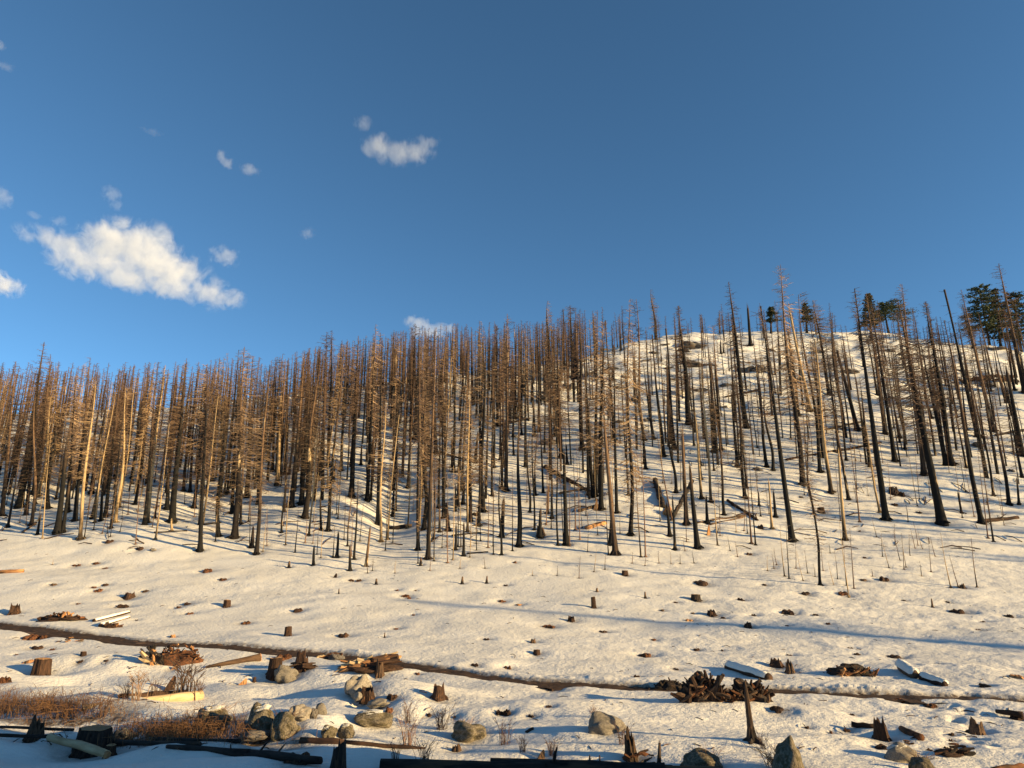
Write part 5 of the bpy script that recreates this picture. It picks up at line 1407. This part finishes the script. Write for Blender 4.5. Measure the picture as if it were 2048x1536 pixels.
heap(1413, 1408, 100, 84, 80, ['darkwood', 'darkwood', 'redwood', 'char', 'oldwood'], 'left one of the twin upturned root piles by the trail', 'root_pile', 'root', 'fan', 1, (.2, .48), 'char')
heap(1508, 1404, 88, 66, 66, ['darkwood', 'oldwood', 'redwood', 'char'], 'right one of the twin upturned root piles, behind the lone pole', 'root_pile', 'root', 'fan', 2, (.2, .48), 'char')
heap(1345, 1378, 60, 24, 16, ['char', 'darkwood'], 'low black root fragments left of the twin root piles', 'root_pile', 'root', 'fan', 3, (.4, .7), 'char')
heap(730, 1348, 128, 40, 34, ['orange', 'palelog', 'orange', 'darkwood', 'redwood'], 'heap of splintered orange logs at the near side of the trail', 'split_log_heap', 'split_log', 'split', 4, (.22, .55), 'darkwood')
heap(340, 1332, 104, 50, 70, ['redwood', 'redwood', 'orange', 'darkwood'], 'mound of crumbled red bark and rotten wood below the trail', 'bark_heap', 'bark_chunk', 'crumb', 5, (.06, .13), 'redwood')
heap(303, 1330, 34, 36, 16, ['palelog', 'orange', 'char'], 'yellow-streaked split stump at the left end of the bark mound', 'root_pile', 'splinter', 'fan', 6, (.5, .9), 'char')
heap(108, 1244, 92, 22, 34, ['redwood', 'redwood', 'darkwood', 'orange'], 'row of rusty bark and root chunks above the trail at left', 'bark_heap', 'bark_chunk', 'crumb', 7, (.08, .16), 'darkwood')
heap(212, 1257, 46, 16, 12, ['orange', 'redwood', 'darkwood'], 'rusty broken wood under the two snow-topped logs', 'bark_heap', 'bark_chunk', 'crumb', 8, (.12, .25), 'darkwood')
heap(130, 1288, 62, 12, 14, ['orange', 'redwood', 'oldwood'], 'scattered orange bark chips on the near trail edge at left', 'bark_heap', 'bark_chunk', 'flat', 9, (.1, .22), None)
heap(1722, 1358, 92, 34, 36, ['char', 'darkwood', 'redwood', 'orange'], 'dark root heap with orange cut faces above the trail on the right', 'root_pile', 'root', 'fan', 10, (.35, .6), 'char')
heap(1925, 1518, 76, 30, 16, ['darkwood', 'redwood', 'char'], 'dark broken roots near the lower right corner', 'root_pile', 'root', 'flat', 11, (.2, .45), 'darkwood')
heap(1818, 1492, 40, 12, 8, ['redwood', 'darkwood', 'orange'], 'loose red splinters in front of the red broken log', 'bark_heap', 'bark_chunk', 'flat', 12, (.2, .4), None)
heap(658, 1318, 60, 10, 10, ['redwood', 'darkwood', 'palelog'], 'flat strewn bark along the trail edge left of the splintered logs', 'bark_heap', 'bark_chunk', 'flat', 13, (.18, .4), None)
heap(600, 1340, 56, 14, 10, ['darkwood', 'oldwood'], 'dark roots at the foot of the tall torn stump', 'root_pile', 'root', 'flat', 14, (.25, .5), None)
heap(1290, 1520, 80, 12, 12, ['redwood', 'darkwood', 'char'], 'rusty debris round the tall splintered stump at the lower edge', 'bark_heap', 'bark_chunk', 'flat', 15, (.15, .3), None)
heap(1985, 763, 120, 10, 22, ['redwood', 'darkwood', 'oldwood'], 'rusty patch of fallen branches near the top of the right slope', 'bark_heap', 'branch', 'flat', 16, (.1, .3), None)

# the lone leaning pole in the near snow, pale and split above a black foot
p = ground_at(1505, 1482)
q = ray(1489, 1357); dx = p[1] * q[0] - p[0]; dz = p[1] * q[1] - p[2]
o = thing('lone_pole', 'lone pole leaning left in the lower snow, bare and split above a black foot', 'snag', (p[0], p[1], p[2] - .05), 'broken snags on the meadow')
o.rotation_euler = (0, math.atan2(dx, dz), 0)
Lp = math.hypot(dx, dz); mb = MB(); rd = random.Random(8)
mb.tube([(0, 0, Lp * k) for k in (0, .2, .4, .6, .8, 1.0)], [.095, .075, .062, .052, .042, .016], 9, True, [0, .15, .5, .7, .9, 1], .10, rd)
link('pole_shaft', mb.mesh('pole_shaft', M['oldwood']), o)
mb = MB()
for k in range(8):
    a = k * .785; hh = rd.uniform(.2, .38)
    mb.tube([(math.cos(a) * .09, math.sin(a) * .09, -.15), (math.cos(a) * .07, math.sin(a) * .07, .12), (math.cos(a) * .055, math.sin(a) * .055, hh)], [.05, .042, .02], 5, True)
for k in range(5):
    a = k * 1.25 + .4; mb.tube([(0, 0, .12), (math.cos(a) * .16, math.sin(a) * .16, .04), (math.cos(a) * .30, math.sin(a) * .30, -.05)], [.06, .045, .02], 5, True)
link('charred_foot', mb.mesh('charred_foot', M['char']), o)

# ------------------------------------------------------------------ shrubs, straw and brush
def shrub_mesh(mat, seed, n, spread, up, L=1.0, fork=2, th=.010):
    rd = random.Random(seed); mb = MB()
    for i in range(n):
        a = rd.uniform(0, 6.28); sp = rd.uniform(.1, 1) * spread; l = L * rd.uniform(.5, 1.0)
        b = (rd.gauss(0, .10), rd.gauss(0, .10), -.05)
        m = (b[0] + math.cos(a) * sp * l * .4, b[1] + math.sin(a) * sp * l * .4, l * .55 * up)
        e = (b[0] + math.cos(a) * sp * l * rd.uniform(.8, 1.2), b[1] + math.sin(a) * sp * l * rd.uniform(.8, 1.2), l * up * rd.uniform(.7, 1.1))
        mb.tube([b, m, e], [th, th * .8, th * .4], 3, False)
        for k in range(fork):
            g = rd.uniform(.3, .95); q = tuple(m[j] + (e[j] - m[j]) * g for j in range(3)); aa = a + rd.uniform(-1.3, 1.3); t = l * rd.uniform(.15, .35)
            mb.tube([q, (q[0] + math.cos(aa) * t * .7, q[1] + math.sin(aa) * t * .7, q[2] + t * rd.uniform(.2, .9))], [th * .6, th * .3], 3, False)
    return mb.mesh('shrub', M[mat])
SHR = [shrub_mesh('sapling', 800, 34, .7, 1.0), shrub_mesh('sapling', 801, 24, .45, 1.0, fork=3), shrub_mesh('brush', 802, 60, 1.0, .7, fork=1, th=.008), shrub_mesh('twig_dark', 803, 14, .55, 1.0, fork=6, th=.016)]
for i, (bx, by, h, k, lab) in enumerate([
 (372, 1398, 82, 3, 'tallest bare twiggy bush rising over the bleached log'), (392, 1398, 46, 0, 'dense small bush at the right end of the bleached log'), (352, 1396, 44, 3, 'crooked forked bush left of the tallest twiggy one'),
 (270, 1402, 58, 3, 'leaning twiggy bush at the left of the dark slab'), (305, 1398, 46, 1, 'thin bush below the bark mound'), (248, 1398, 36, 0, 'low bush at the upper edge of the brush'),
 (880, 1462, 52, 0, 'spreading reddish bush left of the grass-draped hump'), (815, 1446, 44, 1, 'wispy bush right of the long flat rock'), (812, 1497, 62, 1, 'tall thin twigs at the edge of the shade, centre'),
 (846, 1530, 56, 0, 'dark bare bush standing in the shaded foreground'), (790, 1532, 44, 1, 'faint thin bush left of the dark bare one in the shade'), (1008, 1490, 50, 1, 'thin pinkish bush between the hump and the charred short log'),
 (1046, 1508, 34, 0, 'small red bush at the lower edge, left of the grey plank'), (1104, 1515, 40, 0, 'reddish bush right of the leaning grey plank'), (1188, 1438, 28, 0, 'little twig tuft on top of the big lone boulder'),
 (1246, 1492, 46, 1, 'frosty bush left of the tall splintered stump'), (1420, 1532, 44, 2, 'straw tuft over the mound at the lower edge'), (1556, 1532, 56, 2, 'brown straw bush against the tall rounded boulder'),
 (1530, 1500, 36, 1, 'bent dark twigs right of the lone pole'), (565, 1452, 34, 2, 'straw draped over the round boulder, lower left centre'), (930, 1462, 30, 2, 'straw draped over the grassy hump'),
 (428, 1440, 40, 2, 'straw hanging over the mossy boulder'), (1846, 1532, 36, 2, 'straw on the cut-off boulder, lower right'), (200, 1440, 46, 1, 'thorny thin bush behind the jagged hollow stump'), (470, 1478, 44, 1, 'dry reeds beside the large dark boulder')]):
    p = ground_at(bx, by); s = px_size(p)
    o = thing('bare_bush' if k != 2 else 'straw_tuft', lab, 'bush' if k != 2 else 'dry grass', (p[0], p[1] + .1, float(H(p[0], p[1] + .1))), 'bare bushes in the snow', SHR[k])
    o.scale = (h * s * 1.0,) * 3 if k != 2 else (h * s * 1.5, h * s * 1.2, h * s * 1.1); o.rotation_euler = (0, 0, i * 1.7)

def brush():
    rd = random.Random(61); mb = MB()
    for i in range(3600):
        r = rd.random()
        if r < .40: px_, py_ = rd.gauss(112, 54), rd.gauss(1419, 9); hh = rd.uniform(.08, .42)
        elif r < .48: px_, py_ = rd.uniform(-30, 70), rd.gauss(1408, 8); hh = rd.uniform(.12, .42)
        else: px_, py_ = rd.gauss(372, 58), rd.gauss(1463, 9); hh = rd.uniform(.10, .32)
        if px_ < -40 or py_ > 1486 or py_ < 1385: continue
        p = ground_at(px_, py_) if i % 6 == 0 or i < 10 else None
        if p is None:
            px2 = px_; Y = last[1] + rd.gauss(0, .35); X = last[0] + rd.gauss(0, .6); p = (X, Y, float(base_h(X, Y)) + (last[2] - last[3]))
        else: last = (p[0], p[1], p[2], float(base_h(p[0], p[1])))
        hh *= .55 + .75 * (.5 + .5 * math.sin(px_ * .11) * math.sin(px_ * .037 + 1)); a = rd.uniform(0, 6.28); sp = hh * rd.uniform(.05, 1.0)
        if r >= .48: sp *= 2.6; hh *= .7
        m = (p[0] + math.cos(a) * sp * .4, p[1] + math.sin(a) * sp * .4, p[2] + hh * .62)
        e = (p[0] + math.cos(a) * sp, p[1] + math.sin(a) * sp, p[2] + hh * rd.uniform(.6, 1.15))
        mb.tube([(p[0], p[1], p[2] - .06), m, e], [.006, .0045, .002], 3, False)
    o = link('dry_brush', mb.mesh('dry_brush', M['brush'])); o['kind'] = 'stuff'; o['label'] = 'brown willow brush and straw in the hollow at lower left'
brush()

def litter():
    """twigs, bark flakes and broken sticks strewn over the snow"""
    rd = random.Random(88); mb = MB()
    for i in range(900):
        if i < 520: px_, py_ = rd.uniform(-20, 2070), rd.uniform(760, 1100); big = 1
        else: px_, py_ = rd.uniform(-20, 2070), rd.uniform(1100, 1500); big = 0
        if py_ < float(np.interp(px_, _skx, _sky)) + 8: continue
        p = ground_at(px_, py_); a = rd.uniform(0, 3.14)
        L = (rd.uniform(.3, 2.2) if big else rd.uniform(.06, .3)) * .5; th = L * rd.uniform(.02, .05) + (.012 if big else .008)
        c, s_ = math.cos(a) * L, math.sin(a) * L
        za, zb = (float(H(p[0] - c, p[1] - s_)), float(H(p[0] + c, p[1] + s_)))
        bump_ = rd.uniform(0, .2) * L
        mb.tube([(p[0] - c, p[1] - s_, za + th * .3), (p[0] + rd.gauss(0, .1) * L, p[1] + rd.gauss(0, .1) * L, (za + zb) / 2 + th + bump_), (p[0] + c, p[1] + s_, zb + th * .5)], [th, th * .9, th * .5], 4, True)
    o = link('wood_litter', mb.mesh('wood_litter', M['darkwood'])); o['kind'] = 'stuff'; o['label'] = 'fallen twigs and bark scraps strewn over the snow'
litter()

# ------------------------------------------------------------------ clouds, far off and high
def cloud(cx, cy, lobes, label, dens=.02, dist=1600.0, amp=.9, scale=1.0, thr=.0, seed=0):
    """lobes: offsets and radii in photograph pixels round cx, cy"""
    rx, rz = ray(cx, cy); n = math.sqrt(1 + rx * rx + rz * rz); P = Vector((rx, 1, rz)) * (dist / n)
    k = dist / ((1024 - cx) ** 2 + (768 - cy) ** 2 + FPX ** 2) ** 0.5 * .95
    x0 = min(l[0] - l[2] for l in lobes) - 12; x1 = max(l[0] + l[2] for l in lobes) + 12
    z0 = min(-l[1] - l[3] for l in lobes) - 12; z1 = max(-l[1] + l[3] for l in lobes) + 12
    dy = max(min(l[2], l[3] * 1.6) for l in lobes) * 1.2
    mb = MB()
    v = [(x * k, y * k, z * k) for z in (z0, z1) for y in (-dy, dy) for x in (x0, x1)]
    mb.add(v, [(0, 2, 3, 1), (4, 5, 7, 6), (0, 1, 5, 4), (2, 6, 7, 3), (0, 4, 6, 2), (1, 3, 7, 5)])
    t = NT('cloud_vapour'); t.t.nodes.remove(t.b)
    tc = t.n('ShaderNodeTexCoord'); co = tc.outputs['Object']
    wn_ = t.n('ShaderNodeTexNoise'); wn_.inputs['Scale'].default_value = .018 / k * scale; wn_.inputs['Detail'].default_value = 2
    sh = t.n('ShaderNodeVectorMath', operation='ADD'); t.l(co, sh.inputs[0]); sh.inputs[1].default_value = (seed * 311., seed * 57., seed * 83.)
    st = t.n('ShaderNodeVectorMath', operation='MULTIPLY'); t.l(sh.outputs[0], st.inputs[0]); st.inputs[1].default_value = (.85, .3, 1.15)     # shreds drawn out along the wind
    t.l(st.outputs[0], wn_.inputs['Vector'])
    field = None
    for (lx, ly, ax, az_) in lobes:
        s1 = t.n('ShaderNodeVectorMath', operation='SUBTRACT'); t.l(co, s1.inputs[0]); s1.inputs[1].default_value = (lx * k, 0, -ly * k)
        s2 = t.n('ShaderNodeVectorMath', operation='MULTIPLY'); t.l(s1.outputs[0], s2.inputs[0]); s2.inputs[1].default_value = (1 / (ax * k), 1 / (min(ax, az_ * 1.6) * k), 1 / (az_ * k))
        s3 = t.n('ShaderNodeVectorMath', operation='LENGTH'); t.l(s2.outputs[0], s3.inputs[0])
        g = t.math('SUBTRACT', 1.0, s3.outputs['Value'])
        field = g if field is None else t.math('SMOOTH_MAX', field, g, .18)
    fine = t.n('ShaderNodeTexNoise'); fine.inputs['Scale'].default_value = .040 / k * scale; fine.inputs['Detail'].default_value = 9; fine.inputs['Roughness'].default_value = .70
    fine.inputs['Distortion'].default_value = .4
    t.l(st.outputs[0], fine.inputs['Vector'])
    nz = t.math('ADD', t.math('MULTIPLY', t.math('SUBTRACT', wn_.outputs[0], .5), amp * 1.1), t.math('MULTIPLY', t.math('SUBTRACT', fine.outputs[0], .5), amp * 3.4))
    # nothing outside the lobes, so the vapour never meets its bounding faces
    f = t.math('MULTIPLY', t.math('ADD', t.math('MULTIPLY', field, 1.25), t.math('SUBTRACT', nz, .30 + thr)), t.math('MULTIPLY', field, 5.0, clamp=True))
    d = t.math('MULTIPLY', t.math('MULTIPLY', f, 1.6, clamp=True), dens)
    pv = t.n('ShaderNodeVolumePrincipled'); pv.inputs['Color'].default_value = (.97, .97, .98, 1); pv.inputs['Anisotropy'].default_value = 0.1
    t.l(d, pv.inputs['Density']); t.l(pv.outputs[0], t.out.inputs['Volume'])
    o = thing('cloud', label, 'cloud', P, 'small white clouds in the blue sky', mb.mesh('cloud', t.m))
    o.rotation_euler = (0, 0, -math.atan2(P.x, P.y))
    return o
cloud(265, 522, [(-135, -14, 90, 34), (-40, -34, 85, 58), (15, -34, 90, 66), (60, 8, 110, 62), (160, 42, 78, 40), (70, 46, 130, 32), (-60, 16, 140, 36), (0, 44, 165, 30)], 'biggest white cloud on the left, above the burnt stand', .018, seed=1, amp=.85)
cloud(-6, 566, [(0, 4, 62, 28), (-10, -18, 36, 26)], 'bright ragged cloud cut by the left edge beside the biggest one', .05, seed=2, amp=.9)
cloud(-2, 396, [(0, 0, 32, 32)], 'soft cloud wisp at the left edge above the biggest cloud', .008, seed=3, amp=1.0, scale=2.0)
cloud(794, 296, [(-48, -2, 40, 30), (0, 14, 66, 28), (42, -2, 48, 28), (66, -24, 32, 16), (-30, -24, 20, 14)], 'thin scattered cloud alone in the middle of the sky', .0075, seed=4, amp=1.1, scale=1.4)
cloud(725, 246, [(0, 0, 26, 18)], 'faint puff above and left of the thin middle cloud', .006, seed=5, amp=1.0, scale=2.0)
cloud(858, 654, [(-25, -8, 34, 20), (20, 2, 50, 18), (0, 12, 50, 16)], 'low cloud peeping over the central treetops', .014, seed=6, amp=.9)
cloud(449, 319, [(-6, -6, 18, 16), (6, 6, 18, 16)], 'left one of two tiny cloud scraps in the left sky', .010, seed=7, amp=1.0, scale=2.0)
cloud(500, 340, [(0, 0, 26, 14)], 'right one of two tiny cloud scraps in the left sky', .009, seed=8, amp=1.0, scale=2.0)
cloud(615, 466, [(0, 0, 22, 16)], 'tiny lone wisp between the big cloud and the treetops', .006, seed=9, amp=1.0, scale=2.0)
cloud(222, 388, [(0, 0, 24, 22), (14, 24, 18, 14)], 'faint wisp above the biggest cloud', .006, seed=10, amp=1.1, scale=2.0)
cloud(450, 512, [(0, 0, 40, 26)], 'torn fringe of cloud off the right shoulder of the biggest one', .009, seed=11, amp=1.2, scale=2.0)
cloud(90, 436, [(-18, 0, 18, 10), (24, -2, 20, 14)], 'pair of faint wisps over the left end of the biggest cloud', .007, seed=12, amp=1.1, scale=2.0)
cloud(12, 134, [(0, 0, 24, 10)], 'small wisp high at the left edge', .008, seed=13, amp=1.1, scale=2.0)
cloud(2, 90, [(0, 0, 12, 14)], 'highest wisp in the upper left corner', .010, seed=14, amp=1.0, scale=2.0)
cloud(300, 262, [(0, 0, 30, 10)], 'faintest streak high in the left sky', .004, seed=15, amp=1.1, scale=2.0)
